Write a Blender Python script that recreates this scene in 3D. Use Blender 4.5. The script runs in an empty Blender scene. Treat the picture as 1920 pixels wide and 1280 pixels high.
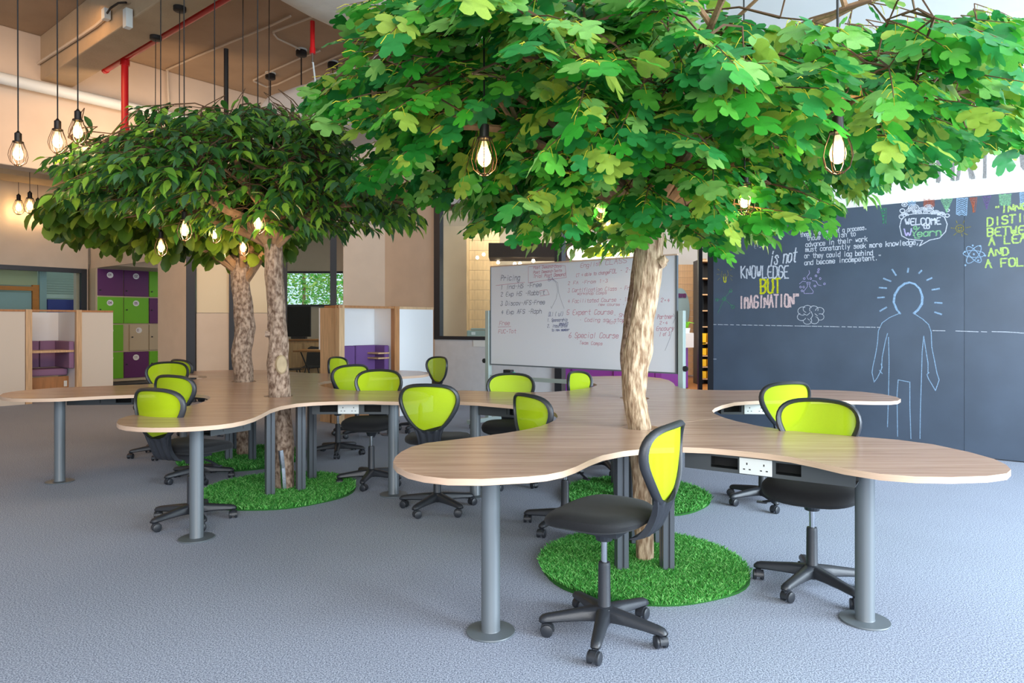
import bpy, bmesh, math, random
import numpy as np
from mathutils import Vector, Matrix, geometry
S = bpy.context.scene
C = S.collection
PI = math.pi
R = math.radians
# ---------------------------------------------------------------- camera
F = 1280.0; HC = 1.35; HY = 604.0
cam = bpy.data.objects.new('camera', bpy.data.cameras.new('camera'))
cam.location = (0, 0, HC); cam.rotation_euler = (PI/2, 0, 0)
cam.data.lens = F/1920*36; cam.data.sensor_width = 36
cam.data.shift_y = -(640-HY)/1920
cam.data.clip_start = 0.05; cam.data.clip_end = 200
C.objects.link(cam); S.camera = cam
# ---------------------------------------------------------------- light and exposure
S.view_settings.view_transform = 'Standard'; S.view_settings.look = 'None'
S.view_settings.exposure = 0.0; S.view_settings.gamma = 1.0
S.view_settings.use_curve_mapping = False
w = bpy.data.worlds.new('sky'); S.world = w; w.use_nodes = True
w.node_tree.nodes['Background'].inputs[0].default_value = (0.70, 0.84, 1.0, 1)
w.node_tree.nodes['Background'].inputs[1].default_value = 1.5
def area(name, loc, to, sx, sy, power, col):
    d = bpy.data.lights.new(name, 'AREA'); d.shape = 'RECTANGLE'; d.size = sx; d.size_y = sy
    d.energy = power; d.color = col
    o = bpy.data.objects.new(name, d); o.location = loc
    o.rotation_euler = (Vector(to)-Vector(loc)).to_track_quat('-Z', 'Y').to_euler()
    C.objects.link(o); return o
area('facade_daylight', (6.6, 0.6, 2.2), (0.5, 4.6, 0.9), 5.0, 3.6, 1040, (0.74, 0.88, 1.0))
area('front_daylight', (1.2, -3.6, 2.6), (0.6, 4.5, 1.4), 7.0, 3.4, 470, (1.0, 0.98, 0.95))
area('lounge_ceiling_light', (-5.6, 6.6, 4.5), (-6.0, 8.5, 0.5), 2.2, 2.2, 50, (1.0, 0.54, 0.24))
area('lounge_wall_light', (-4.6, 8.8, 3.6), (-6.4, 12.6, 2.4), 1.4, 1.4, 46, (1.0, 0.66, 0.40))
area('meeting_room_light', (-3.9, 13.6, 3.4), (-3.9, 14.6, 0.5), 1.6, 1.6, 26, (1.0, 0.86, 0.66))
area('printer_room_light', (-0.2, 13.0, 3.3), (-0.3, 13.9, 0.8), 1.6, 1.2, 42, (1.0, 0.93, 0.80))
area('reception_light', (3.2, 12.6, 3.6), (3.4, 15.0, 0.8), 2.4, 2.0, 150, (1.0, 0.90, 0.76))
area('garden_daylight', (-5.2, 20.5, 6.0), (-4.9, 24.5, 2.6), 4.0, 4.0, 250, (1.0, 1.0, 0.92))
area('left_room_light', (-9.8, 15.3, 3.4), (-9.6, 16.6, 1.2), 1.6, 1.6, 28, (0.9, 0.97, 1.0))
# ---------------------------------------------------------------- colours
def lin(c):
    c /= 255.0
    return c/12.92 if c <= 0.04045 else ((c+0.055)/1.055)**2.4
def rgb(r, g, b): return (lin(r), lin(g), lin(b), 1.0)
def mat(name, col, rough=0.6, metal=0.0, spec=0.5, noise=0.0, nscale=8.0, stretch=None, bump=0.0, bscale=60.0,
        trans=0.0, emit=None, estr=0.0, coat=0.0, col2=None, sheen=0.0, see=0.0, ior=None):
    m = bpy.data.materials.new(name); m.use_nodes = True
    nt = m.node_tree; N = nt.nodes; L = nt.links
    b = N['Principled BSDF']; out = N['Material Output']
    b.inputs['Base Color'].default_value = col
    b.inputs['Roughness'].default_value = rough
    b.inputs['Metallic'].default_value = metal
    b.inputs['Specular IOR Level'].default_value = spec
    b.inputs['Coat Weight'].default_value = coat
    b.inputs['Sheen Weight'].default_value = sheen
    if emit: b.inputs['Emission Color'].default_value = emit; b.inputs['Emission Strength'].default_value = estr
    if noise or bump:
        tc = N.new('ShaderNodeTexCoord'); mp = N.new('ShaderNodeMapping'); L.new(tc.outputs['Object'], mp.inputs[0])
        if stretch: mp.inputs['Scale'].default_value = stretch
    if noise:
        n = N.new('ShaderNodeTexNoise'); n.inputs['Scale'].default_value = nscale; n.inputs['Detail'].default_value = 5
        L.new(mp.outputs[0], n.inputs['Vector'])
        r = N.new('ShaderNodeValToRGB'); L.new(n.outputs[0], r.inputs[0])
        c2 = col2 or tuple(max(0, x*(1-noise)) for x in col[:3])+(1,)
        c1 = col if col2 else tuple(min(1, x*(1+noise)) for x in col[:3])+(1,)
        r.color_ramp.elements[0].position = 0.36; r.color_ramp.elements[1].position = 0.64
        r.color_ramp.elements[0].color = c2; r.color_ramp.elements[1].color = c1
        L.new(r.outputs[0], b.inputs['Base Color'])
    if bump:
        n2 = N.new('ShaderNodeTexNoise'); n2.inputs['Scale'].default_value = bscale; n2.inputs['Detail'].default_value = 4
        L.new(mp.outputs[0], n2.inputs['Vector'])
        bp = N.new('ShaderNodeBump'); bp.inputs['Strength'].default_value = bump; bp.inputs['Distance'].default_value = 0.01
        L.new(n2.outputs[0], bp.inputs['Height']); L.new(bp.outputs[0], b.inputs['Normal'])
    last = b.outputs[0]
    if trans:
        t = N.new('ShaderNodeBsdfTranslucent'); t.inputs[0].default_value = tuple(min(1, x*1.15) for x in col[:3])+(1,)
        mx = N.new('ShaderNodeMixShader'); mx.inputs[0].default_value = trans
        L.new(last, mx.inputs[1]); L.new(t.outputs[0], mx.inputs[2]); last = mx.outputs[0]
    if see:
        t = N.new('ShaderNodeBsdfTransparent')
        mx = N.new('ShaderNodeMixShader'); mx.inputs[0].default_value = see
        L.new(last, mx.inputs[1]); L.new(t.outputs[0], mx.inputs[2]); last = mx.outputs[0]
    L.new(last, out.inputs[0])
    return m
M = {}
M['wall'] = mat('painted_wall', rgb(212, 194, 174), 0.85, noise=0.03, nscale=3)
M['wallgrey'] = mat('grey_wall', rgb(205, 206, 208), 0.8, noise=0.03)
M['wallwhite'] = mat('white_wall', rgb(222, 222, 220), 0.8, noise=0.01)
M['ceil'] = mat('raw_ceiling', rgb(172, 148, 122), 0.9, noise=0.06, nscale=2, bump=0.2, bscale=30)
M['beam'] = mat('painted_concrete_beam', rgb(184, 162, 132), 0.9, noise=0.06, nscale=3, bump=0.4, bscale=40)
M['soffit'] = mat('soffit_paint', rgb(222, 224, 222), 0.9)
M['duct'] = mat('white_wrapped_duct', rgb(222, 216, 210), 0.8, noise=0.03, nscale=4, stretch=(1, 1, 3), bump=0.5, bscale=7)
M['chalk'] = mat('chalkboard', rgb(64, 76, 92), 0.36, spec=0.75, noise=0.10, nscale=2.2)
M['black'] = mat('black_frame', rgb(34, 36, 42), 0.4)
M['plastic'] = mat('black_plastic', rgb(44, 47, 53), 0.42, spec=0.6, bump=0.08, bscale=200)
M['seat'] = mat('black_fabric', rgb(16, 17, 20), 0.75, sheen=0.08, bump=0.25, bscale=400)
M['mesh'] = mat('lime_mesh', rgb(184, 212, 26), 0.75, spec=0.2, trans=0.22, see=0.10, noise=0.04, nscale=300)
M['chrome'] = mat('chrome', rgb(205, 208, 212), 0.18, metal=1)
M['pole'] = mat('grey_powder_coat', rgb(98, 106, 112), 0.38, spec=0.6)
M['alu'] = mat('grey_aluminium_post', rgb(84, 90, 97), 0.36, spec=0.6)
M['tray'] = mat('dark_grey_tray', rgb(66, 70, 72), 0.5)
M['hole'] = mat('tray_opening', rgb(12, 12, 13), 0.8)
M['socket'] = mat('white_socket', rgb(225, 228, 224), 0.4)
M['bark'] = mat('pale_bark', rgb(204, 180, 150), 0.9, col2=rgb(132, 104, 78), noise=1, nscale=16, stretch=(3, 3, .8), bump=1.0, bscale=26)
M['bark2'] = mat('grey_brown_bark', rgb(180, 156, 136), 0.9, col2=rgb(104, 80, 64), noise=1, nscale=24, stretch=(1.6, 1.6, 1.0), bump=1.0, bscale=24)
M['branch'] = mat('branch_bark', rgb(150, 118, 88), 0.9, noise=0.25, nscale=14, bump=0.5)
M['twig'] = mat('brown_twig', rgb(96, 70, 48), 0.8)
M['stem'] = mat('yellow_stem', rgb(196, 188, 44), 0.7)
M['wood'] = mat('pale_oak', rgb(206, 170, 128), 0.5, noise=0.12, nscale=5, stretch=(8, 8, .7))
M['woodb'] = mat('brown_oak', rgb(176, 122, 72), 0.5, noise=0.12, nscale=5, stretch=(6, 6, .7))
M['edge'] = mat('laminate_edge', rgb(214, 182, 156), 0.45, noise=0.06, nscale=6, stretch=(1, 1, 40))
M['purple'] = mat('purple_fabric', rgb(108, 74, 140), 0.9, bump=0.2, bscale=200)
M['purplec'] = mat('purple_counter', rgb(134, 50, 172), 0.4)
M['lockp'] = mat('dark_purple_locker', rgb(92, 26, 96), 0.5)
M['lockg'] = mat('green_locker', rgb(110, 190, 22), 0.5)
M['lockc'] = mat('cream_locker', rgb(196, 180, 152), 0.5)
M['white'] = mat('white_panel', rgb(236, 238, 240), 0.6)
M['cream'] = mat('frosted_film', rgb(222, 206, 172), 0.5)
M['red'] = mat('red_pipe_paint', rgb(200, 14, 22), 0.3, spec=0.7)
M['pipe'] = mat('white_pipe', rgb(214, 222, 222), 0.45)
M['conduit'] = mat('painted_conduit', rgb(205, 190, 170), 0.6)
M['cord'] = mat('black_cord', rgb(20, 18, 18), 0.6)
M['cage'] = mat('bronze_cage', rgb(66, 48, 34), 0.35, metal=0.7)
M['socketb'] = mat('black_lamp_holder', rgb(36, 30, 28), 0.35, metal=0.4)
M['fil'] = mat('glowing_filament', (1, .8, .45, 1), emit=(1.0, 0.72, 0.34, 1), estr=55)
M['bulb'] = mat('warm_bulb_glass', (1, .8, .5, 1), 0.1, emit=(1.0, 0.62, 0.24, 1), estr=2.2, see=0.72)
M['blue'] = mat('blue_panel', rgb(38, 56, 150), 0.5)
M['orange'] = mat('orange_wood', rgb(206, 122, 28), 0.5, noise=0.1, stretch=(1, 6, 6))
M['blind'] = mat('blind_slat', rgb(190, 214, 210), 0.5)
M['yellow'] = mat('yellow_bin', rgb(244, 196, 20), 0.5)
M['brownwood'] = mat('wood_floor', rgb(196, 132, 72), 0.35, noise=0.15, nscale=3, stretch=(9, 1, 1))
M['board'] = mat('whiteboard_surface', rgb(226, 228, 234), 0.16, spec=0.6)
M['frame'] = mat('grey_green_metal', rgb(176, 190, 184), 0.4, metal=0.2)
M['tv'] = mat('tv_screen', rgb(14, 16, 16), 0.6, spec=0.2)
M['lime'] = mat('lime_sign', rgb(196, 220, 30), 0.5)
M['warmlamp'] = mat('warm_lamp_globe', (1, .95, .8, 1), emit=(1, .9, .7, 1), estr=2.6)
M['spot'] = mat('small_warm_lamp', (1, .9, .7, 1), emit=(1, .8, .55, 1), estr=14)
M['printer'] = mat('printer_plastic', rgb(168, 182, 178), 0.5)
M['bluegrey'] = mat('blue_grey_mullion', rgb(148, 178, 186), 0.5)
def glassmat(name, tint, refl=0.10):
    m = bpy.data.materials.new(name); m.use_nodes = True; nt = m.node_tree; N = nt.nodes; L = nt.links
    for n in list(N):
        if n.type != 'OUTPUT_MATERIAL': N.remove(n)
    t = N.new('ShaderNodeBsdfTransparent'); t.inputs[0].default_value = tint
    g = N.new('ShaderNodeBsdfGlossy'); g.inputs['Roughness'].default_value = 0.4
    fr = N.new('ShaderNodeLayerWeight'); fr.inputs[0].default_value = 0.25
    mth = N.new('ShaderNodeMath'); mth.operation = 'MULTIPLY_ADD'; mth.inputs[1].default_value = 0.05; mth.inputs[2].default_value = refl*0.04
    L.new(fr.outputs['Fresnel'], mth.inputs[0])
    mx = N.new('ShaderNodeMixShader'); L.new(mth.outputs[0], mx.inputs[0]); L.new(t.outputs[0], mx.inputs[1]); L.new(g.outputs[0], mx.inputs[2])
    L.new(mx.outputs[0], [n for n in N if n.type == 'OUTPUT_MATERIAL'][0].inputs[0]); return m
M['glass'] = glassmat('clear_glass', (0.90, 0.94, 0.92, 1))
def carpet():
    m = mat('grey_carpet', rgb(145, 150, 162), 0.95, spec=0.1, sheen=0.1)
    nt = m.node_tree; N = nt.nodes; L = nt.links; b = N['Principled BSDF']
    tc = N.new('ShaderNodeTexCoord')
    n1 = N.new('ShaderNodeTexNoise'); n1.inputs['Scale'].default_value = 165; n1.inputs['Detail'].default_value = 3
    n2 = N.new('ShaderNodeTexNoise'); n2.inputs['Scale'].default_value = 1.3; n2.inputs['Detail'].default_value = 3
    L.new(tc.outputs['Object'], n1.inputs[0]); L.new(tc.outputs['Object'], n2.inputs[0])
    r = N.new('ShaderNodeValToRGB'); r.color_ramp.elements[0].position = .36; r.color_ramp.elements[1].position = .66
    r.color_ramp.elements[0].color = rgb(92, 102, 122); r.color_ramp.elements[1].color = rgb(192, 200, 218)
    L.new(n1.outputs[0], r.inputs[0])
    mx = N.new('ShaderNodeMixRGB'); mx.blend_type = 'MULTIPLY'; mx.inputs[0].default_value = 0.16
    L.new(r.outputs[0], mx.inputs[1]); L.new(n2.outputs[0], mx.inputs[2]); L.new(mx.outputs[0], b.inputs['Base Color'])
    bp = N.new('ShaderNodeBump'); bp.inputs['Strength'].default_value = 0.35; bp.inputs['Distance'].default_value = 0.004
    L.new(n1.outputs[0], bp.inputs['Height']); L.new(bp.outputs[0], b.inputs['Normal'])
    return m
M['carpet'] = carpet()
def deskmat():
    m = mat('elm_laminate', rgb(205, 175, 148), 0.24, spec=0.45)
    nt = m.node_tree; N = nt.nodes; L = nt.links; b = N['Principled BSDF']
    tc = N.new('ShaderNodeTexCoord'); mp = N.new('ShaderNodeMapping'); mp.inputs['Scale'].default_value = (0.8, 12.0, 1.0)
    mp.inputs['Rotation'].default_value = (0, 0, R(6))
    L.new(tc.outputs['Object'], mp.inputs[0])
    n1 = N.new('ShaderNodeTexNoise'); n1.inputs['Scale'].default_value = 2.2; n1.inputs['Detail'].default_value = 7; n1.inputs['Roughness'].default_value = .62
    L.new(mp.outputs[0], n1.inputs[0])
    r = N.new('ShaderNodeValToRGB'); r.color_ramp.elements[0].position = .30; r.color_ramp.elements[1].position = .70
    r.color_ramp.elements[0].color = rgb(170, 132, 112); r.color_ramp.elements[1].color = rgb(206, 170, 147)
    L.new(n1.outputs[0], r.inputs[0]); L.new(r.outputs[0], b.inputs['Base Color'])
    return m
M['desk'] = deskmat()
# ---------------------------------------------------------------- mesh helpers
class MB:
    def __init__(s): s.v = []; s.f = []; s.mi = []
    def add(s, vs, fs, mi=0):
        o = len(s.v); s.v += [tuple(v) for v in vs]
        s.f += [tuple(i+o for i in f) for f in fs]; s.mi += [mi]*len(fs)
    def box(s, c, sz, rz=0, mi=0, ax=None):
        hx, hy, hz = sz[0]/2, sz[1]/2, sz[2]/2
        vs = [(x, y, z) for z in (-hz, hz) for x, y in ((-hx, -hy), (hx, -hy), (hx, hy), (-hx, hy))]
        ca, sa = math.cos(rz), math.sin(rz)
        vs = [(c[0]+x*ca-y*sa, c[1]+x*sa+y*ca, c[2]+z) for x, y, z in vs]
        s.add(vs, [(3, 2, 1, 0), (4, 5, 6, 7), (0, 1, 5, 4), (1, 2, 6, 5), (2, 3, 7, 6), (3, 0, 4, 7)], mi)
    def tube(s, pts, r, n=8, mi=0, caps=True):
        pts = [Vector(p) for p in pts]; k = len(pts)
        rs = r if isinstance(r, (list, tuple)) else [r]*k
        t0 = (pts[1]-pts[0]).normalized()
        a = Vector((0, 0, 1)) if abs(t0.z) < .9 else Vector((1, 0, 0))
        u = t0.cross(a).normalized(); vs = []
        for i, p in enumerate(pts):
            t = (pts[min(i+1, k-1)]-pts[max(i-1, 0)]).normalized()
            u = (u-t*u.dot(t)).normalized(); v = t.cross(u)
            for j in range(n):
                an = 2*PI*j/n; vs.append(p+(u*math.cos(an)+v*math.sin(an))*rs[i])
        fs = [(i*n+j, i*n+(j+1) % n, (i+1)*n+(j+1) % n, (i+1)*n+j) for i in range(k-1) for j in range(n)]
        if caps: fs += [tuple(range(n-1, -1, -1)), tuple((k-1)*n+j for j in range(n))]
        s.add(vs, fs, mi)
    def lathe(s, prof, n=24, c=(0, 0, 0), mi=0):
        vs = []; fs = []
        for r, z in prof:
            for j in range(n): an = 2*PI*j/n; vs.append((c[0]+r*math.cos(an), c[1]+r*math.sin(an), c[2]+z))
        for i in range(len(prof)-1):
            for j in range(n): fs.append((i*n+j, i*n+(j+1) % n, (i+1)*n+(j+1) % n, (i+1)*n+j))
        if prof[0][0] > 1e-4: fs.append(tuple(range(n-1, -1, -1)))
        if prof[-1][0] > 1e-4: fs.append(tuple((len(prof)-1)*n+j for j in range(n)))
        s.add(vs, fs, mi)
    def loft(s, rings, mi=0, caps=True):
        n = len(rings[0]); vs = [p for r in rings for p in r]
        fs = [(i*n+j, i*n+(j+1) % n, (i+1)*n+(j+1) % n, (i+1)*n+j) for i in range(len(rings)-1) for j in range(n)]
        if caps: fs += [tuple(range(n-1, -1, -1)), tuple((len(rings)-1)*n+j for j in range(n))]
        s.add(vs, fs, mi)
    def mesh(s, name, mats, smooth=True, ang=38):
        me = bpy.data.meshes.new(name)
        me.from_pydata(s.v, [], s.f)
        for m in (mats if isinstance(mats, list) else [mats]): me.materials.append(m)
        if isinstance(mats, list) and len(mats) > 1: me.polygons.foreach_set('material_index', s.mi)
        if smooth:
            me.shade_smooth(); me.set_sharp_from_angle(angle=R(ang))
        me.update(); return me
    def build(s, name, mats, parent=None, smooth=True, bevel=0, **k):
        o = bpy.data.objects.new(name, s.mesh(name, mats, smooth, **k)); C.objects.link(o)
        if parent is not None: o.parent = parent
        if bevel:
            b = o.modifiers.new('bevel', 'BEVEL'); b.width = bevel; b.segments = 2; b.limit_method = 'ANGLE'
        return o
def tag(o, label, cat, group=None, kind=None):
    o['label'] = label; o['category'] = cat
    if group: o['group'] = group
    if kind: o['kind'] = kind
    return o
def thing(name, label, cat, loc=(0, 0, 0), rz=0, group=None):
    o = bpy.data.objects.new(name, None); C.objects.link(o); o.empty_display_size = .1
    o.location = loc; o.rotation_euler = (0, 0, rz)
    return tag(o, label, cat, group)
def struct(o, label=None):
    o['kind'] = 'structure'
    if label: o['label'] = label
    return o
def boxo(name, c, sz, m, parent=None, rz=0, bevel=0):
    b = MB(); b.box((0, 0, 0), sz); o = b.build(name, m, parent, smooth=False, bevel=bevel)
    o.location = c; o.rotation_euler = (0, 0, rz); return o
def PX(px, Y): return (px-960)/F*Y
def PZ(py, Y): return HC-(py-HY)/F*Y
def onz(px, py, z=0.0):
    Y = (HC-z)*F/(py-HY); return (PX(px, Y), Y)
def PT(px, py, Y): return (PX(px, Y), Y, PZ(py, Y))
class Plane:
    """vertical plane through two floor points; u runs along it, z is height, off is towards the room"""
    def __init__(s, p, q):
        s.o = Vector((p[0], p[1])); s.d = (Vector((q[0], q[1]))-s.o).normalized()
        n = Vector((s.d.y, -s.d.x))
        if n.dot(-s.o) < 0: n = -n
        s.n = n; s.a = math.atan2(s.d.y, s.d.x)
    def u(s, px):
        m = (px-960)/F; return (m*s.o.y-s.o.x)/(s.d.x-m*s.d.y)
    def Y(s, px): return s.o.y+s.u(px)*s.d.y
    def uz(s, px, py): return s.u(px), PZ(py, s.Y(px))
    def pt(s, u, z, off=0.0):
        p = s.o+s.d*u+s.n*off; return (p.x, p.y, z)
    def at(s, px, py, off=0.0):
        u, z = s.uz(px, py); return s.pt(u, z, off)
    def slab(s, mb, u0, u1, z0, z1, off0, off1, mi=0):
        c = s.pt((u0+u1)/2, (z0+z1)/2, (off0+off1)/2)
        mb.box(c, (abs(u1-u0), abs(off1-off0), abs(z1-z0)), s.a, mi)
    def panel(s, name, u0, u1, z0, z1, off0, off1, m, parent=None, bevel=0):
        return boxo(name, s.pt((u0+u1)/2, (z0+z1)/2, (off0+off1)/2), (abs(u1-u0), abs(off1-off0), abs(z1-z0)), m, parent, s.a, bevel)
def copyobj(o, parent=None):
    c = o.copy(); C.objects.link(c)
    if parent is not None: c.parent = parent
    return c
rnd = random.Random(7)
# ================================================================ SETTING
A = Vector((-.773, .634)); B = Vector((.634, .773))
fl = MB(); fl.add([(-14, -4, 0), (9, -4, 0), (9, 19, 0), (-14, 19, 0)], [(0, 1, 2, 3)])
struct(fl.build('floor', M['carpet'], smooth=False), 'grey flecked carpet')
wf = MB(); wf.add([(1.35, 10.7, .004), (9, 6.2, .004), (9, 19, .004), (0.8, 19, .004)], [(0, 1, 2, 3)])
struct(wf.build('floor_wood', M['brownwood'], smooth=False), 'glossy wooden floor of the reception area')
struct(boxo('ceiling', (-2.5, 7.5, 5.3), (23, 23, .2), M['ceil']), 'painted concrete ceiling slab')
# chalkboard wall
CB = Plane((2.46, 8.44), (4.92, 6.56)); CU1 = 5.6
ztop = 2.605
cbw = MB(); CB.slab(cbw, 0, CU1, ztop, 4.35, -.14, 0)
wr = struct(cbw.build('wall_right', M['wallwhite'], smooth=False), 'white wall band above the chalkboard')
sof = MB(); sof.add([(8.4, -.4, 4.35), (8.4, 3.95, 4.35), (2.49, 8.48, 4.35), (-.9, 10.0, 4.35), (-.2, 6.2, 4.35), (-.6, -.4, 4.35)], [(0, 1, 2, 3, 4, 5)])
sof.add([(8.4, -.4, 4.5), (8.4, 3.95, 4.5), (2.49, 8.48, 4.5), (-.9, 10.0, 4.5), (-.2, 6.2, 4.5), (-.6, -.4, 4.5)], [(5, 4, 3, 2, 1, 0)])
struct(sof.build('ceiling_soffit', M['soffit'], smooth=False), 'smooth light grey dropped ceiling')
cb = thing('chalkboard', 'wall-sized dark grey chalkboard covered in coloured chalk writing and a chalk figure', 'chalkboard', CB.pt(0, 0, 0), 0)
def kid(o, p):
    o.parent = p; o.matrix_parent_inverse = Matrix.Translation(-Vector(p.location)) if p.rotation_euler.z == 0 else (Matrix.LocRotScale(p.location, p.rotation_euler, None)).inverted()
    return o
uA = CB.u(1333); seams = [uA+.03, CB.u(1808), CB.u(1808)+1.22, CU1]
for i in range(3):
    kid(CB.panel('panel', seams[i]+.0015, seams[i+1]-.0015, 0.012, ztop-.002, -.10, 0, M['chalk']), cb)
kid(CB.panel('edge_frame', CB.u(1327), uA+.03, 0.0, ztop, -.12, .004, M['black']), cb)
# ---------- stroke lettering
G = {'A':"022842,1535",'B':"0208,0838473505,0535443202",'C':"4738180703123243",'D':"0208,0828474322 02",'E':"48080242,0535",'F':"480802,0535",
'G':"47381807031232434525",'H':"0208,4248,0545",'I':"2228",'K':"0208,480542",'L':"080242",'M':"0208254842",'N':"02084248",'O':"180703123243473818",
'P':"0208,0838473505",'Q':"180703123243473818,3341",'R':"0208,0838473505,2542",'S':"473818070615354443321203",'T':"0848,2228",'U':"080312324348",'V':"082248",
'W':"0812263248",'Y':"082548,2522",'a':"4642,4536160503123243",'b':"0802,0516364543321203",'c':"4536160503123243",'d':"4842,4536160503123243",
'e':"04444536160503123243",'f':"48382722,0636",'g':"464130100 1,4536160503123243",'h':"0802,0516364542",'i':"2226,2728",'k':"0802,4604,1542",'l':"2228",
'm':"0206,05162522,25364542",'n':"0206,0516364542",'o':"160503123243453616",'p':"0600,0516364543321203",'q':"4640,4536160503123243",'r':"0206,05163645",
's':"453616051534433212 03",'t':"28233242,0646",'u':"0603123243,4642",'v':"062246",'w':"0612253246",'x':"0246,0642",'y':"0622,4610",
'1':"172822",'2':"071838470242",'3':"0848254443321203",'4':"32380444",'5':"480805354443321203",'6':"38050312324344350 4",'0':"180703123243473818",
'.':"2223",',':"2311",'-':"1535",'"':"1817,3837",'(':"38171332",')':"18373312",'>':"0545,3745,3345",'+':"1535,2624",' ':""}
def glyph(ch):
    out = []
    for st in G.get(ch, G.get(ch.upper(), "")).replace(' ', '').split(','):
        if len(st) >= 4: out.append([(int(st[i])/4.0, (int(st[i+1])-2)/6.0) for i in range(0, len(st)-1, 2)])
    return out
def chaikin(p):
    o = [p[0]]
    for a, b in zip(p, p[1:]):
        o += [(a[0]*.75+b[0]*.25, a[1]*.75+b[1]*.25), (a[0]*.25+b[0]*.75, a[1]*.25+b[1]*.75)]
    return o+[p[-1]]
def ribbon(mb, pl, path, w, off, mi=0):
    for (u0, z0), (u1, z1) in zip(path, path[1:]):
        d = math.hypot(u1-u0, z1-z0)
        if d < 1e-6: continue
        du, dz = (u1-u0)/d, (z1-z0)/d; e = w*.35
        a0, b0, a1, b1 = u0-du*e, z0-dz*e, u1+du*e, z1+dz*e; nx, nz = -dz*w/2, du*w/2
        o2 = off+rnd.random()*.0006
        mb.add([pl.pt(a0+nx, b0+nz, o2), pl.pt(a0-nx, b0-nz, o2), pl.pt(a1-nx, b1-nz, o2), pl.pt(a1+nx, b1+nz, o2)], [(0, 1, 2, 3)], mi)
def lettering(pl, s, a, b, hpx, w, m, parent, name='lettering', slant=0.0, jit=.02, double=0, off=.0012, label=None):
    mb = MB(); u0, z0 = pl.uz(*a); u1, z1 = pl.uz(*b); n = len(s); adv = (u1-u0)/n; h = hpx*pl.Y(a[0])/F
    for i, ch in enumerate(s):
        for st in glyph(ch):
            st = [(x*.74+rnd.uniform(-jit, jit), y+rnd.uniform(-jit, jit)) for x, y in st]
            if len(st) > 3: st = chaikin(st)
            path = [(u0+adv*(i+.1)+x*adv+slant*y*h, z0+(z1-z0)*(i+.5)/n+y*h) for x, y in st]
            ribbon(mb, pl, path, w, off)
            for k in range(double):
                ribbon(mb, pl, [(u+rnd.uniform(-1, 1)*w*.7, z+rnd.uniform(-1, 1)*w*.5) for u, z in path], w*.5, off)
    if not mb.v: return
    o = mb.build(name, m, smooth=False); kid(o, parent); o['kind'] = 'stuff'
    if label: o['label'] = label
    return o
def drawing(pl, paths, w, m, parent, name='chalk_drawing', label=None, off=.0012):
    mb = MB()
    for p in paths: ribbon(mb, pl, [pl.uz(*q) for q in p], w, off)
    o = mb.build(name, m, smooth=False); kid(o, parent); o['kind'] = 'stuff'
    if label: o['label'] = label
    return o
def circ(cx, cy, rx, ry=None, n=18, a0=0, a1=360, rot=0):
    ry = ry or rx; o = []
    for i in range(n+1):
        a = R(a0+(a1-a0)*i/n); x, y = rx*math.cos(a), -ry*math.sin(a); c, s = math.cos(R(rot)), math.sin(R(rot))
        o.append((cx+x*c-y*s, cy+x*s+y*c))
    return o
def chalkm(name, c, k=0.35):
    return mat(name, c, 0.95, spec=0.1, noise=0.22, nscale=90, see=k)
K = {'w': chalkm('white_chalk', rgb(206, 212, 222)), 'b': chalkm('blue_chalk', rgb(158, 190, 220), .45), 'y': chalkm('yellow_chalk', rgb(206, 208, 40)),
     'g': chalkm('green_chalk', rgb(186, 214, 122), .45), 'p': chalkm('pink_chalk', rgb(226, 198, 196)), 'dg': chalkm('dark_green_chalk', rgb(70, 150, 104), .5),
     'o': chalkm('orange_chalk', rgb(190, 104, 70), .65), 'l': chalkm('lavender_chalk', rgb(188, 180, 226)), 'f': chalkm('faint_white_chalk', rgb(180, 188, 204), .5),
     'mg': chalkm('mint_chalk', rgb(140, 196, 150), .5), 'dy': chalkm('dull_yellow_chalk', rgb(150, 140, 60), .5), 'grey': chalkm('grey_marker', rgb(150, 148, 146), .35),
     'gp': chalkm('purple_chalk', rgb(120, 96, 150), .6)}
L_ = lettering
L_(CB, 'is not', (1442, 497), (1493, 490), 25, .014, K['w'], cb, slant=.15, double=1)
L_(CB, 'KNOWLEDGE', (1389, 521), (1480, 521), 22, .014, K['w'], cb, double=1, label='KNOWLEDGE in white chalk')
L_(CB, 'BUT', (1425, 550), (1465, 548), 26, .022, K['y'], cb, double=1, label='BUT in yellow chalk')
L_(CB, 'IMAGINATION"', (1386, 578), (1500, 574), 22, .019, K['p'], cb, double=1, label='IMAGINATION in pink chalk')
L_(CB, 'E-SCH', (1414, 466), (1438, 462), 8, .006, K['f'], cb)
for s, a, b, h in (('those are part of a process.', (1500, 444), (1626, 430), 8), ('those who wish to', (1512, 451), (1605, 442), 9), ('advance in their work', (1510, 463), (1627, 452), 9),
                   ('must constantly seek more knowledge,', (1510, 472), (1724, 458), 9), ('or they could lag behind', (1508, 484), (1637, 478), 9), ('and become incompetent."', (1508, 497), (1653, 487), 9)):
    L_(CB, s, a, b, h, .0075, K['w'], cb)
L_(CB, 'WELCOME', (1697, 422), (1765, 420), 12, .012, K['w'], cb, double=1)
L_(CB, 'to', (1729, 429), (1744, 428), 9, .011, K['w'], cb)
L_(CB, 'W', (1694, 445), (1712, 443), 15, .012, K['l'], cb, double=1)
L_(CB, 'earn', (1719, 444), (1766, 441), 13, .012, K['mg'], cb, double=1)
drawing(CB, [circ(1716, 427, 3, 2.5), [(1708, 429), (1713, 437), (1716, 446), (1724, 447)], [(1724, 426), (1717, 434), (1712, 441)]], .012, K['mg'], cb)
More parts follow.
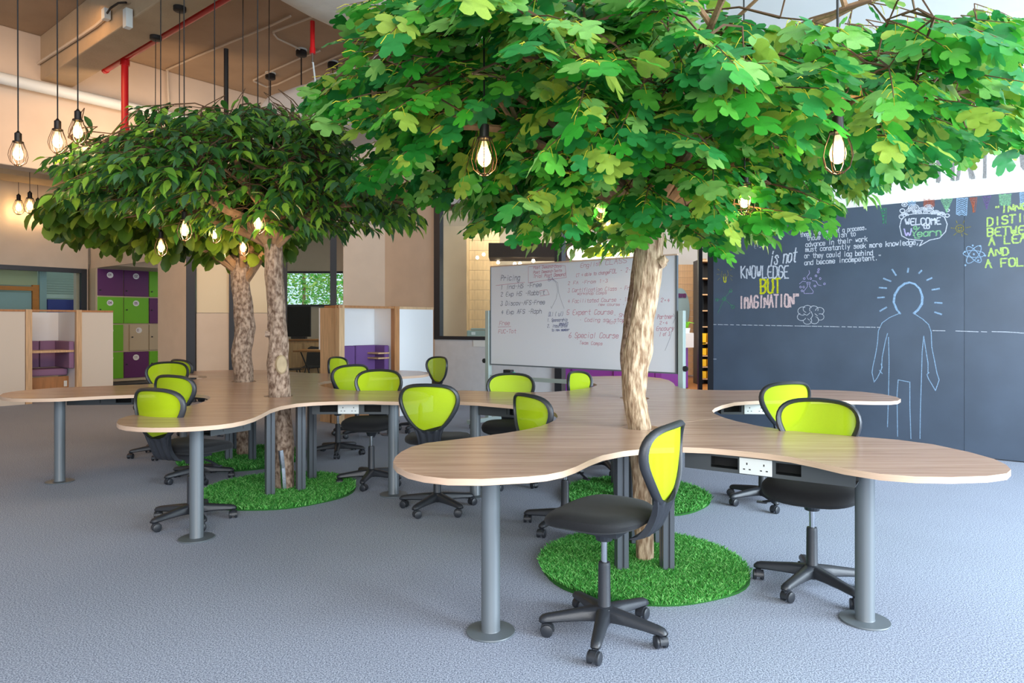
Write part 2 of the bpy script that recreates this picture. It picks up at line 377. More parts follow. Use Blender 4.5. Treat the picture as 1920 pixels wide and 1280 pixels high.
drawing(CB, [[(1700, 403), (1690, 412), (1687, 425), (1691, 442), (1702, 448), (1730, 451), (1724, 461), (1743, 450), (1762, 446), (1773, 434), (1776, 420), (1771, 407), (1758, 401), (1735, 400), (1712, 401), (1700, 403)]]
        + [circ(x, y, r, r*.8, 10, 0, 185) for x, y, k in ((1696, 404, 7), (1708, 397, 9), (1720, 400, 8), (1730, 396, 9), (1742, 399, 10), (1755, 401, 8), (1765, 403, 7), (1713, 391, 10), (1741, 391, 9)) for r in (k, k*.65, k*.35)]
        + [circ(1696, 383.5, 5, 3.6), circ(1696, 383.5, 1.5, 1), circ(1692, 395, 4.5, 3.6), circ(1777, 394, 3, 2.5), circ(1776, 404, 4, 3), circ(1690, 406, 4, 4)], .009, K['w'], cb)
fb = CB
def flag(pts, m, hatch=0, outline=0):
    mb = MB(); uz = [CB.uz(*p) for p in pts]
    if outline: ribbon(mb, CB, uz+[uz[0]], .006, .0012)
    x0 = min(p[0] for p in pts); x1 = max(p[0] for p in pts); y0 = min(p[1] for p in pts); y1 = max(p[1] for p in pts)
    for i in range(hatch):
        y = y0+(y1-y0)*(i+.5)/hatch; f = (y-y0)/(y1-y0) if outline == 2 else 0
        a, b = x0+(x1-x0)*f/2+1, x1-(x1-x0)*f/2-1; zz = []
        for k in range(5): zz.append((a+(b-a)*k/4, y+(1.3 if k % 2 else -1.3)))
        ribbon(mb, CB, [CB.uz(*q) for q in zz], .009, .0012)
    o = mb.build('chalk_flag', m, smooth=False); kid(o, cb); o['kind'] = 'stuff'
flag([(1702, 378), (1718, 376.5), (1716, 386), (1704, 386)], K['b'], 3)
flag([(1731, 375.5), (1753, 373.5), (1751, 387), (1733, 388)], K['o'], 8)
flag([(1764, 374), (1786, 372), (1775, 398)], K['mg'], 8, 2)
flag([(1794, 373), (1814, 371), (1812, 404), (1803, 394), (1793, 402)], K['b'], 9, 1)
flag([(1818, 372), (1832, 370), (1828, 398)], K['o'], 9, 2)
flag([(1842, 369), (1858, 367), (1850, 392)], K['gp'], 5, 2)
flag([(1873, 366), (1896, 364), (1890, 384), (1878, 385)], K['mg'], 8, 1)
flag([(1912, 362), (1934, 360), (1932, 385), (1914, 386)], K['b'], 8, 1)
flag([(1650, 392), (1662, 390), (1661, 420)], K['dg'], 5, 2)
drawing(CB, [circ(1799.5, 428.5, 7.5, 7), [(1793, 414), (1794.5, 418)], [(1808, 414), (1806, 418)], [(1783, 427), (1789, 428)], [(1811, 427), (1820, 425)], [(1788, 441), (1793, 437)], [(1808, 437), (1814, 440)], [(1803, 438), (1804, 443)],
             circ(1797, 427, .8), circ(1802, 427, .8), circ(1799.5, 430, 3, 2.5, 8, 190, 350)], .008, K['dy'], cb)
drawing(CB, [circ(1826, 477, 20, 8, 26, rot=-52), circ(1826, 477, 19, 7.5, 26, rot=48), circ(1826, 476, 20, 6.5, 26, rot=3), circ(1826, 476.5, 1.2), circ(1809, 472, 1), circ(1847, 479, 1), circ(1824, 460, 1), circ(1838, 461, 1), circ(1834, 488, 1), circ(1810, 497, 1)], .007, K['b'], cb)
for s, a, b, h in (('"INNOVATION', (1864, 400), (2010, 382), 12), ('DISTINGUISHES', (1850, 424), (2040, 400), 15), ('BETWEEN', (1850, 443), (1954, 436), 15), ('A LEADER', (1853, 460), (1972, 449), 15), ('AND', (1852, 480), (1892, 478), 14), ('A FOLLOWER', (1846, 502), (2000, 494), 15)):
    L_(CB, s, a, b, h, .014, K['g'], cb, double=1)
drawing(CB, [[(1354, 508), (1352, 516), (1356, 522), (1357, 528)], [(1364, 507), (1366, 515), (1362, 522), (1361, 528)], [(1345, 504), (1349, 507)], [(1344, 514), (1349, 514)], [(1346, 525), (1350, 521)], [(1372, 504), (1369, 507)], [(1369, 516), (1374, 518)], [(1370, 522), (1373, 526)],
             [(1356, 513), (1358, 518), (1360, 513), (1361, 518)]], .006, K['dy'], cb)
drawing(CB, [[(1357, 519), (1357, 526)], [(1361, 519), (1361, 526)], [(1357, 527), (1362, 527)], [(1358, 529), (1361, 529)]], .01, K['y'], cb)
drawing(CB, [[(1344, 562), (1358, 560)], [(1358, 560), (1369, 546)], [(1358, 560), (1372, 573)], [(1357, 562), (1346, 586)], circ(1344, 562, 2.5), circ(1358, 560, 3), circ(1370, 545, 2.5), circ(1374, 575, 3)], .007, K['dg'], cb)
drawing(CB, [[(1513, 529), (1519, 529), (1519, 532), (1513, 532), (1513, 529)], [(1514, 532), (1514, 537), (1507, 546), (1508, 550), (1524, 550), (1525, 546), (1518, 537), (1518, 532)], [(1516, 524), (1513, 519), (1518, 512), (1517, 507)],
             [(1499, 532), (1505, 527), (1511, 528)], [(1523, 526), (1530, 527), (1534, 534), (1540, 535)]]+[circ(x, y, 1.7) for x, y in ((1508, 522), (1520, 522), (1501, 538), (1504, 545), (1507, 538), (1528, 536), (1530, 517), (1534, 510), (1535, 505), (1538, 522), (1546, 532))], .005, K['l'], cb)
drawing(CB, [circ(x, y, r, r*.85, 12, a, a+230) for x, y, r, a in ((1505, 583, 9, 60), (1514, 579, 8, 20), (1526, 580, 8, -20), (1537, 583, 8, -60), (1538, 594, 7, -120), (1527, 600, 8, -160), (1514, 601, 8, 170), (1503, 594, 8, 110))]
        + [[(1507, 588), (1513, 591), (1519, 586)], [(1520, 598), (1524, 591), (1521, 584)], [(1528, 588), (1533, 592)], [(1514, 597), (1518, 600)]], .006, K['w'], cb)
dash = [[(1336+i*11+rnd.uniform(-1, 1), 608+.16*i*1.2), (1336+i*11+rnd.uniform(6, 10), 608.3+.16*i*1.2)] for i in range(29)]
dash += [[(1749, 619.6), (1765, 619.8), (1772, 620)], [(1792, 620.3), (1834, 621.8)], [(1840, 621.5), (1850, 622)], [(1860, 621.5), (1885, 622), (1911, 623.5)], [(1912, 624), (1960, 626)], [(1337, 673), (1343, 673)]]
drawing(CB, dash, .007, K['w'], cb, label='dashed white chalk line')
head = [(1687, 587), (1681, 580), (1675, 566), (1677, 552), (1685, 539), (1696, 531), (1705, 529), (1715, 532), (1724, 541), (1729, 556), (1728, 569), (1721, 580), (1713, 587)]
rays = [[(1673, 505), (1680, 516)], [(1703, 503), (1702, 510)], [(1728, 507), (1723, 512)], [(1657, 522), (1670, 527)], [(1738, 525), (1747, 521)], [(1649, 539), (1662, 540)], [(1748, 543), (1761, 541)], [(1646, 558), (1658, 557)], [(1753, 567), (1766, 568)], [(1650, 583), (1662, 576)], [(1753, 585), (1765, 589)]]
drawing(CB, [head, [(x+1.2, y+.8) for x, y in head]]+rays, .016, K['b'], cb, label='chalk head outline with rays')
drawing(CB, [[(1687, 587), (1668, 595), (1654, 605), (1647, 620), (1645, 645), (1641, 668), (1637, 685), (1635, 698), (1639, 716), (1645, 708), (1651, 696), (1654, 688), (1652, 682)], [(1654, 700), (1649, 694)], [(1653, 690), (1654, 670), (1660, 640), (1664, 625)],
             [(1666, 632), (1667, 680), (1666, 740), (1664, 800)], [(1713, 587), (1730, 598), (1741, 608), (1746, 622), (1747, 650), (1752, 675), (1757, 700), (1761, 712), (1754, 732), (1747, 720), (1741, 710), (1738, 702), (1742, 698)], [(1740, 699), (1740, 680), (1735, 650), (1732, 630)],
             [(1732, 630), (1729, 660), (1728, 700), (1726, 760), (1725, 822)], [(1683, 818), (1682, 740), (1684, 712), (1706, 716), (1706, 760), (1708, 822)]], .008, K['b'], cb, label='chalk body outline with arms and legs')
# WHAT WA... letters high on the white band
L_(CB, 'I WHAT WANT', (1652, 345), (2080, 318), 62, .03, K['grey'], wr, name='wall_lettering', double=4, off=.002)
# ---------- walls at the back
def wallseg(name, p, q, z0, z1, m, th=.12, label=None):
    pl = Plane(p, q); mb = MB(); L0 = (Vector(q)-Vector(p)).length
    pl.slab(mb, 0, L0, z0, z1, -th, 0); o = mb.build(name, m, smooth=False); struct(o, label); return pl, L0
ZC = 5.2
P_W1a = (-13.5, 8.43); P_W1b = (-8.8, 14.17)
W1 = Plane(P_W1a, P_W1b); LW1 = (Vector(P_W1b)-Vector(P_W1a)).length
uw0, uw1 = W1.u(-60), W1.u(162); zt0 = PZ(500, W1.Y(80))
b_ = MB(); W1.slab(b_, 0, LW1, zt0, ZC, -.12, 0); W1.slab(b_, 0, uw0, 0, zt0, -.12, 0); W1.slab(b_, uw1, LW1, 0, zt0, -.12, 0); W1.slab(b_, uw0, uw1, 0, .9, -.12, 0)
struct(b_.build('wall_left', M['wall'], smooth=False), 'beige painted wall above the framed window')
wn = MB(); W1.slab(wn, uw0, uw1, zt0-.09, zt0, -.08, .03); W1.slab(wn, uw1-.1, uw1, .9, zt0, -.08, .03); W1.slab(wn, uw0, uw1, .9, .97, -.08, .03)
struct(wn.build('window_1', M['black'], smooth=False), 'black framed interior window')
g_ = kid(W1.panel('pane', uw0, uw1-.1, .97, zt0-.09, -.04, -.03, M['glass']), bpy.data.objects['window_1'])
# things seen in the room behind it
off1 = -.9
def inroom(name, label, cat, parts, off=off1):
    u0, z0 = W1.uz(80, 560); t = thing(name, label, cat, W1.pt(u0, 0, off))
    for nm, (x0, y0, x1, y1), o0, o1, m in parts:
        ua, za = W1b.uz(x0, y0); ub, zb = W1b.uz(x1, y1)
        kid(W1b.panel(nm, ua, ub, zb, za, o0, o1, m), t)
    return t
W1b = Plane(W1.pt(0, 0, off1)[:2], W1.pt(LW1, 0, off1)[:2])
inroom('room_doorway', 'orange timber door frame behind the left interior window', 'door', [('jamb', (60, 534, 72, 640), -.05, .05, M['orange']), ('lintel', (-40, 534, 60, 545), -.05, .05, M['orange']), ('door_leaf', (-40, 546, 59, 640), -.04, 0, M['bluegrey'])])
inroom('mullion_post', 'pale blue grey post behind the left interior window', 'post', [('post', (73, 500, 86, 700), -.05, .05, M['bluegrey'])])
bl = inroom('slat_blind', 'pale horizontal slat blind behind the left interior window', 'blind', [('slat', (87, 515+i*4.6, 153, 518+i*4.6), -.02, .01, M['blind']) for i in range(8)]+[('bottom_board', (87, 551, 153, 560), -.02, .01, M['blind'])])
inroom('blue_cabinet', 'deep blue cabinet under the slat blind', 'cabinet', [('cabinet_body', (87, 561, 140, 690), -.1, .1, M['blue']), ('cabinet_side', (140.2, 561, 155, 690), -.1, .1, M['lockp'])])
kb = MB(); W1b.slab(kb, 0, LW1+2, 0, 4, -2.2, -2.1); struct(kb.build('wall_left_room', mat('dark_teal_wall', rgb(120, 140, 132), .8), smooth=False))
kb = MB(); W1b.slab(kb, W1b.u(-60), W1b.u(72), PZ(534, W1b.Y(30)), 3.2, -.12, -.06); struct(kb.build('wall_left_room_upper', mat('pale_green_wall', rgb(190, 196, 160), .8), smooth=False))
# locker niche wall (faces along A)
W2 = Plane((-8.51, 14.0), (-5.5, 11.53)); LW2 = (Vector((-5.5, 11.53))-Vector((-8.51, 14.0))).length
un0, un1 = 0.0, W2.u(296); znt = PZ(502, 14.0)
b_ = MB(); W2.slab(b_, -.35, LW2+.0, znt, ZC, -.03, 0); W2.slab(b_, -.37, -.005, 0, znt, -.02, 0); W2.slab(b_, un1, LW2, 0, znt, -.03, 0)
struct(b_.build('wall_back_left', M['wall'], smooth=False), 'beige wall with a locker niche')
LK = Plane((-8.51, 14.0), (-8.51+B.x*3, 14.0+B.y*3))
lk = thing('locker_unit', 'wall of purple, green and cream numbered lockers in a niche', 'locker', (-8.51, 14.0, 0))
zb_ = .16; rh = (znt-zb_)/4; cw = LK.u(232)
lkb = MB(); LK.slab(lkb, -.02, 3*cw+.02, zb_-.05, znt, -.5, -.03); kid(lkb.build('carcass', M['lockc'], smooth=False), lk)
cols = [['p', 'p', 'g'], ['g', 'g', 'p'], ['g', 'c', 'c'], ['g', 'p', 'g']]
nums = [['01', '02', '03'], ['04', '05', '06'], ['07', '08', '09'], ['10', '11', '12']]
for r_ in range(4):
    for c_ in range(3):
        u0 = c_*cw+.008; u1 = (c_+1)*cw-.008; z1 = znt-r_*rh-.014; z0 = znt-(r_+1)*rh+.014
        if r_ == 2 and c_ == 1: u0 += .11
        d = kid(LK.panel('locker_door', u0, u1, z0, z1, -.03, 0, M['lock'+cols[r_][c_]], bevel=.003), lk)
        mb = MB(); uc = u0+(u1-u0)*.48; zc = z0+(z1-z0)*.78
        vs = [LK.pt(uc+.062*math.cos(t*PI/10), zc+.062*math.sin(t*PI/10), .004) for t in range(20)]
        mb.add(vs+[LK.pt(uc+.062*math.cos(t*PI/10), zc+.062*math.sin(t*PI/10), 0) for t in range(20)], [tuple(range(20))]+[(t, (t+1) % 20, 20+(t+1) % 20, 20+t) for t in range(20)])
        bd = mb.build('number_disc', M['white'], smooth=False); kid(bd, d)
        for k, ch in enumerate(nums[r_][c_]):
            for st in glyph(ch):
                ribbon(mb2 := MB(), LK, [(uc-.035+k*.035+x*.028, zc-.02+y*.045) for x, y in st], .008, .006); kid(mb2.build('numeral', M['lockp'], smooth=False), d)
        kn = MB(); uk = u0+.05; zk = z0+(z1-z0)*.2 if r_ == 0 else z0+(z1-z0)*.52
        kn.tube([LK.pt(uk, zk, 0), LK.pt(uk, zk, .03)], .014, 8); kid(kn.build('lock', M['black']), d)
b_ = MB(); LK.slab(b_, -.2, 3.0, 0, 5.1, -.7, -.55); struct(b_.build('wall_niche', M['wall'], smooth=False))
b_ = MB(); LK.slab(b_, -.0, 2.2, znt, znt+.1, -.6, .9); struct(b_.build('trim_niche_head', M['wall'], smooth=False))
# glazed shopfront of the meeting room
SF = Plane((-5.5, 11.53), (-2.99, 12.1)); LSF = (Vector((-2.99, 12.1))-Vector((-5.5, 11.53))).length
sf = thing('glazed_partition', 'black framed glass partition of the meeting room behind the tree trunks', 'partition', (-5.5, 11.53, 0))
for x0, x1 in ((350, 367), (430, 445), (531, 538), (619, 631)):
    kid(SF.panel('mullion', SF.u(x0), SF.u(x1), 0, 3.0, -.08, .04, M['black']), sf)
kid(SF.panel('head_rail', SF.u(350), SF.u(631), 2.98, 3.1, -.08, .04, M['black']), sf)
for x0, x1 in ((367, 430), (445, 535)):
    kid(SF.panel('frosted_pane_upper', SF.u(x0)+.01, SF.u(x1)-.01, PZ(586, SF.Y(x0)), 2.98, -.03, -.02, M['wallgrey'] if 0 else M['cream']), sf)
    kid(SF.panel('frosted_pane_lower', SF.u(x0)+.01, SF.u(x1)-.01, .02, PZ(586, SF.Y(x0))-.01, -.045, -.01, M['wall']), sf)
kid(SF.panel('clear_pane', SF.u(538)+.01, SF.u(619)-.01, .02, 2.98, -.03, -.02, M['glass']), sf)
b_ = MB(); SF.slab(b_, 0, LSF, 3.1, ZC, -.12, 0); struct(b_.build('wall_above_partition', M['wall'], smooth=False))
# meeting room interior
b_ = MB(); b_.box((-3.6, 17.6, .88), (12, .12, 1.76)); b_.box((-3.6, 17.6, 3.93), (12, .12, 2.54))
b_.box((-9.1, 17.6, 2.21), (5.2, .12, .9)); b_.box((0.4, 17.6, 2.21), (8.8, .12, .9))
struct(b_.build('wall_meeting_room', M['wall'], smooth=False))
wn2 = MB(); wn2.box((-6.5, 17.5, 2.21), (.08, .1, .9)); wn2.box((-4.0, 17.5, 2.21), (.08, .1, .9)); wn2.box((-5.25, 17.5, 1.78), (2.6, .1, .05)); wn2.box((-5.25, 17.5, 2.63), (2.6, .1, .05))
struct(wn2.build('window_2', M['black'], smooth=False), 'garden window of the meeting room')
g_ = boxo('pane', (-5.25, 17.52, 2.21), (2.4, .01, .8), M['glass'], bpy.data.objects['window_2'])
tvY = 14.4
tvt = thing('television', 'flat screen on a credenza inside the meeting room', 'television', (PX(560, tvY), tvY, 1.0))
x0, x1 = PX(538, tvY), PX(582, tvY); z1, z0 = PZ(574, tvY), PZ(631, tvY)
kid(boxo('screen', ((x0+x1)/2, tvY, (z0+z1)/2), (x1-x0-.03, .03, z1-z0-.03), M['tv']), tvt)
kid(boxo('bezel', ((x0+x1)/2, tvY+.03, (z0+z1)/2), (x1-x0, .05, z1-z0), M['black']), tvt)
kid(boxo('stand', ((x0+x1)/2, tvY+.03, z0-.02), (.3, .15, .05), M['black']), tvt)
cr = thing('credenza', 'low wooden credenza under the meeting room screen', 'cabinet', (PX(575, 14.5), 14.5, 0))
cz = z0-.05
kid(boxo('cabinet_body', (PX(575, 14.5), 14.5, cz/2-.02), (1.4, .45, cz-.04), M['wood']), cr)
kid(boxo('cabinet_top', (PX(575, 14.5), 14.5, cz-.015), (1.44, .5, .03), M['woodb']), cr)
for k in (-.35, .35): kid(boxo('cabinet_door', (PX(575, 14.5)+k, 14.26, cz/2-.02), (.66, .02, cz-.14), M['wood']), cr)
mt = thing('meeting_table', 'dark topped meeting table inside the glass meeting room', 'table', (PX(592, 13.3), 13.3, 0))
tz = PZ(657, 13.3)
kid(boxo('table_top', (PX(596, 13.3), 13.3, tz), (.75, .7, .03), M['woodb']), mt)
for sx in (-1, 1):
    b_ = MB(); cx_ = PX(596, 13.3)
    b_.tube([(cx_+sx*.28, 13.1, tz), (cx_-sx*.05, 13.1, .01)], .013, 6); kid(b_.build('table_leg', M['black']), mt)
def shell(name, px, Y, label, rz):
    t = thing(name, label, 'chair', (PX(px, Y), Y, 0), rz, 'dark chairs in the meeting room')
    b_ = MB(); rings = []
    for i, (z, y, w_) in enumerate(((.44, .2, .2), (.43, 0, .22), (.46, -.2, .22), (.6, -.25, .22), (.8, -.28, .2), (.84, -.29, .14))):
        rings.append([(-w_, y-.01, z), (0, y-.03, z-.02), (w_, y-.01, z), (w_, y+.01, z+.015), (0, y-.01, z-.002), (-w_, y+.01, z+.015)])
    b_.loft(rings); b_.build('shell_seat', M['black'], t)
    for sx in (-1, 1):
        for sy in (-1, 1):
            b_ = MB(); b_.tube([(sx*.12, sy*.12, .43), (sx*.2, sy*.2, 0)], .011, 6); b_.build('leg', M['black'], t)
shell('shell_chair', 547, 13.3, 'dark shell chair left of the meeting table', R(-60))
shell('shell_chair', 588, 13.9, 'dark shell chair behind the meeting table', R(180))
# light and tan wall pieces
wallseg('wall_back_centre_light', (-2.99, 12.1), (-2.29, 12.3), 0, ZC, M['wall'])
wallseg('wall_back_centre', (-2.29, 12.3), (-1.3, 11.5), 0, ZC, M['wall'])
W4 = Plane((-1.3, 11.5), (.73, 10.36)); u1050 = W4.u(1046); zs = PZ(636, 11.4)
b_ = MB(); W4.slab(b_, 0, u1050-.01, 0, zs, -.12, 0); W4.slab(b_, 0, u1050, 3.3, ZC, -.12, 0)
w4o = struct(b_.build('wall_back_lower', M['wallgrey'], smooth=False), 'light grey wall below the interior window')
wn = MB(); W4.slab(wn, 0, .12, zs, 3.3, -.08, .03); W4.slab(wn, .12, u1050, zs, zs+.055, -.08, .03); W4.slab(wn, .12, u1050, 3.22, 3.3, -.08, .03)
struct(wn.build('window_3', M['black'], smooth=False), 'dark framed window onto the printer room')
kid(W4.panel('pane', .12, u1050, zs+.05, 3.22, -.035, -.03, M['glass']), bpy.data.objects['window_3'])
skt = tag(W4.panel('wall_socket', W4.u(888), W4.u(916), PZ(650, 11), PZ(638, 11), .0, .012, M['socket']), 'white socket strip on the wall left of the whiteboard', 'socket')
b_ = MB(); W4.slab(b_, W4.u(1043), W4.u(1056), 0, 3.4, -.09, .06)
tag(b_.build('steel_column', M['black'], smooth=False), 'black column standing behind the whiteboard', 'column')
# printer room
b_ = MB(); b_.box((-.4, 14.6, 1.7), (4.2, .1, 3.4)); struct(b_.build('wall_printer_room', M['wall'], smooth=False))
wp = thing('wood_panelling', 'pale horizontal boarded panelling seen through the window left of the whiteboard', 'panelling', (PX(908, 13.8), 13.8, 0))
xw0, xw1 = PX(880, 13.8), PX(937, 13.8)
for i in range(16):
    kid(boxo('board', ((xw0+xw1)/2, 13.8, .0+i*.2+.1), (xw1-xw0, .03, .194), M['wood']), wp)
kid(boxo('edge_trim', (xw0-.03, 13.8, 1.6), (.05, .06, 3.2), M['wood']), wp)
pr = thing('printer', 'grey green printer on the ledge inside the window left of the whiteboard', 'printer', (PX(896, 12.2), 12.2, 0))
xc = PX(899, 12.2); zz = PZ(634, 12.2)
kid(boxo('printer_body', (xc, 12.2, zz+.08), (.44, .3, .13), M['printer'], bevel=.02), pr); kid(boxo('printer_lid', (xc+.03, 12.2, zz+.165), (.36, .26, .03), M['printer'], bevel=.01), pr)
kid(boxo('printer_screen', (xc-.1, 12.04, zz+.09), (.07, .02, .05), M['white']), pr)
lg = thing('printer_ledge', 'pale ledge carrying the printer', 'ledge', (xc, 12.2, 0)); kid(boxo('ledge_top', (xc, 12.25, zz-.0), (1.1, .5, .03), M['white']), lg); kid(boxo('ledge_support', (xc, 12.3, zz/2-.01), (1.0, .4, zz-.03), M['white']), lg)
# ---------- reception area behind the whiteboard
b_ = MB(); b_.box((4.2, 17.3, 1.2), (7.5, .1, 2.4)); b_.box((4.2, 17.3, 3.6), (7.5, .1, 2.4)); struct(b_.build('wall_reception', M['wallwhite'], smooth=False))
rp = thing('reception_panelling', 'light wooden wall panelling with an arched mirror behind the reception counter', 'panelling', (PX(1280, 16.8), 16.8, 0))
xa, xb = PX(1225, 16.8), PX(1306, 16.8)
for i in range(17):
    z0 = .05+i*.16
    if z0 < PZ(486, 16.8): kid(boxo('board', ((xa+xb)/2, 16.8, z0+.08), (xb-xa, .04, .155), M['wood']), rp)
kid(boxo('side_panel', (xb+.06, 16.6, 1.45), (.12, .5, 2.85), M['wood']), rp)
b_ = MB(); b_.lathe([(.0, 0), (.42, 0), (.42, .03), (0, .03)], 28); mi_ = b_.build('arched_mirror', M['bluegrey'], smooth=False); mi_.rotation_euler = (PI/2, 0, 0); mi_.scale = (.55, 1.25, 1); mi_.location = (PX(1276, 16.7), 16.76, PZ(580, 16.7)); kid(mi_, rp)
LRP = Plane((0, 16.7), (1, 16.7)); lettering(LRP, 'RIVO', (1273, 557), (1286, 557), 6, .03, M['lockp'], rp)
rc = thing('reception_counter', 'purple reception counter with a white top band behind the whiteboard', 'counter', (2.6, 14.2, 0))
ca = PX(1056, 13.4); c2 = PX(1296, 14.0)
b_ = MB(); pts = [(ca, 13.2), (PX(1150, 13.2), 13.2), (PX(1240, 13.4), 13.4), (PX(1290, 13.9), 13.9), (c2, 14.3), (c2-.1, 14.9), (ca, 14.6)]
b_.loft([[(x, y, z) for x, y in pts] for z in (.02, .84)]); kid(b_.build('counter_front', M['purplec'], smooth=False), rc)
b_ = MB(); pts = [(x+(.1 if i > 2 else 0), y-.06) for i, (x, y) in enumerate(pts)]
b_.loft([[(x, y, z) for x, y in pts] for z in (.84, 1.13)]); kid(b_.build('counter_band', M['white'], smooth=False), rc)
for k in (1072, 1150, 1228): kid(boxo('panel_joint', (PX(k, 13.19), 13.19, .43), (.012, .02, .8), M['lockp']), rc)
pt = thing('counter_plant', 'small green plant on the reception counter', 'plant', (PX(1288, 14.2), 14.2, 1.13))
b_ = MB(); b_.lathe([(.05, 0), (.07, .1), (.06, .1), (.045, .02)], 14); b_.build('pot', M['white'], pt)
for k in range(7):
    a = k*.9; b_ = MB(); b_.tube([(0, 0, .08), (.06*math.cos(a), .06*math.sin(a), .22), (.16*math.cos(a), .16*math.sin(a), .2+.02*(k % 3))], [.01, .014, .002], 5); b_.build('leaf', M['lockg'], pt)
sh = thing('shelf_rack', 'black shelf rack with yellow bins at the right of the reception', 'shelf', (PX(1319, 15.0), 15.0, 0))
xa, xb = PX(1306, 15), PX(1336, 15)
for x in (xa, xb): kid(boxo('side', (x, 15, 1.35), (.04, .4, 2.7), M['black']), sh)
for z in (2.68, 2.3, 1.95, 1.6, 1.25, .9, .62, .38, .12): kid(boxo('shelf_board', ((xa+xb)/2, 15, z), (xb-xa, .4, .025), M['wood']), sh)
kid(boxo('shelf_back', ((xa+xb)/2, 15.22, 1.35), (xb-xa, .02, 2.7), M['black']), sh)
i = 0
for z in (.9, .62, .38, .12):
    for x in (xa+.1, xb-.1):
        t = tag(boxo('storage_bin', (x, 14.95, z+.09), (.12, .3, .15 if z < .9 else .24), M['yellow'], bevel=.01), ('left' if x < (xa+xb)/2 else 'right')+' yellow bin on the '+{.9: 'top', .62: 'second', .38: 'third', .12: 'lowest'}[z]+' row of the black rack', 'bin', 'yellow bins on the black rack'); i += 1
mul = thing('door_frame', 'black steel door frame left of the chalkboard', 'door frame', (PX(1315, 10.6), 10.6, 0))
for x, w_ in ((1311, .035), (1317, .05)): kid(boxo('upright', (PX(x, 10.6), 10.6+(x-1311)*.02, 1.75), (w_, .07, 3.5), M['black']), mul)
# beam, dark canopy and lit sign above the whiteboard
b_ = MB(); b_.box((PX(1000, 12.4), 12.4, 2.62), (1.6, .8, .25)); struct(b_.build('beam_dark_canopy', mat('dark_brown_soffit', rgb(70, 52, 46), .7), smooth=False), 'dark brown lowered ceiling behind the whiteboard')
sg = thing('hanging_sign', 'lit white sign panel with purple and lime letters above the counter', 'sign', (PX(1120, 13), 13, 2.4))
x0, x1 = PX(1062, 13), PX(1186, 13)
kid(boxo('sign_panel', ((x0+x1)/2, 13, 2.55), (x1-x0, .05, .66), mat('lit_sign_panel', (1, .97, .85, 1), emit=(1, .96, .82, 1), estr=1.1)), sg)
for k in (.08, -.08): kid(boxo('hanger_rod', ((x0 if k > 0 else x1)+k, 13, 4.04), (.02, .02, 2.32), M['cord']), sg)
SGP = Plane((0, 12.96), (1, 12.96))
lettering(SGP, 'W', (1073, 478), (1097, 478), 26, .07, M['purplec'], sg, off=.01)
lettering(SGP, 'Learn', (1098, 478), (1180, 478), 26, .07, M['lime'], sg, off=.01)
b_ = MB(); b_.lathe([(0.001, -.13)]+[(.13*math.cos(a), .13*math.sin(a)) for a in [R(-75+15*i) for i in range(11)]]+[(.001, .13)], 20)
gl = bpy.data.objects.new('globe_lamp', b_.mesh('globe', M['warmlamp'])); tag(gl, 'round white globe lamp above the whiteboard', 'lamp')
C.objects.link(gl); gl.location = PT(1077, 474, 12.0)
for i, (x, y) in enumerate(((895, 483), (907, 477), (934, 483), (934, 492), (965, 495), (975, 494), (984, 472), (1000, 489), (1006, 475), (1032, 478))):
    b_ = MB(); b_.lathe([(.001, -.03), (.025, -.02), (.03, 0), (.02, .03), (.001, .035)], 10); o = b_.build('small_lamp', M['spot'])
    o.location = PT(x, y, 12.1 if x > 940 else 12.6); tag(o, 'tiny warm lamp glowing above the whiteboard', 'lamp', 'tiny warm lamps near the dark lowered ceiling')
# ---------- ceiling structures
def beamseg(name, p, d, L0, w_, zb, m, label, zt=ZC):
    pl = Plane(p, (p[0]+d.x, p[1]+d.y)); mb = MB(); c = Vector(p)+d*(L0/2)
    mb.box((0, 0, 0), (L0, w_, zt-zb)); o = mb.build(name, m, smooth=False, bevel=.015); o.location = (c.x, c.y, (zt+zb)/2); o.rotation_euler = (0, 0, math.atan2(d.y, d.x)); struct(o, label); return o
pA = Vector((-6.27, 9.12))+B*.3
beamseg('beam_main', Vector((-6.27, 9.12))+B*.19+A*1.2, -A, 5.7, .38, 4.6, M['beam'], 'painted concrete beam running towards the camera')
pB = Vector((-7.37, 9.83))-B*6+A*.35
beamseg('beam_cross', pB, B, 12.5, .6, 4.62, M['beam'], 'painted concrete cross beam')
beamseg('beam_left', Vector((-9.1, 12.2))-B*5+A*.2, B, 7.6, .7, 3.98, M['beam'], 'lower plastered bulkhead with a timber coloured edge', 4.6)
pu = Vector((-5.27, 10.4))-B*2.2
beamseg('wall_upper', pu+A*.2, B, 9, .3, 3.4, M['wall'], 'plastered wall above the meeting room', 5.2)
def pipe(name, label, pts, r, m, n=12, cat='pipe'):
    b_ = MB(); b_.tube(pts, r, n); return tag(b_.build(name, m), label, cat)
p0 = Vector((PX(0, 8.66), 8.66)); a_, b2 = p0-B*5, p0+B*2.9
pipe('water_pipe', 'thick white pipe crossing below the ceiling at the far left', [(a_.x, a_.y, 4.45), (b2.x, b2.y, 4.45)], .075, M['pipe'], 16)
p0 = Vector((-5.4, 9.07)); q0 = p0-A*4.2
rp_ = thing('sprinkler_pipe', 'red sprinkler pipe with a vertical drop left of the big canopy', 'pipe', (p0.x, p0.y, 4.7))
b_ = MB(); b_.tube([(p0.x, p0.y, 4.7), (q0.x, q0.y, 4.7)], .036, 12); kid(b_.build('pipe_run', M['red']), rp_)
b_ = MB(); b_.lathe([(.044, -.03), (.044, .03)], 14); e_ = b_.build('end_cap', M['red']); e_.rotation_euler = (PI/2, 0, R(50.6)); e_.location = (p0.x, p0.y, 4.7); kid(e_, rp_)
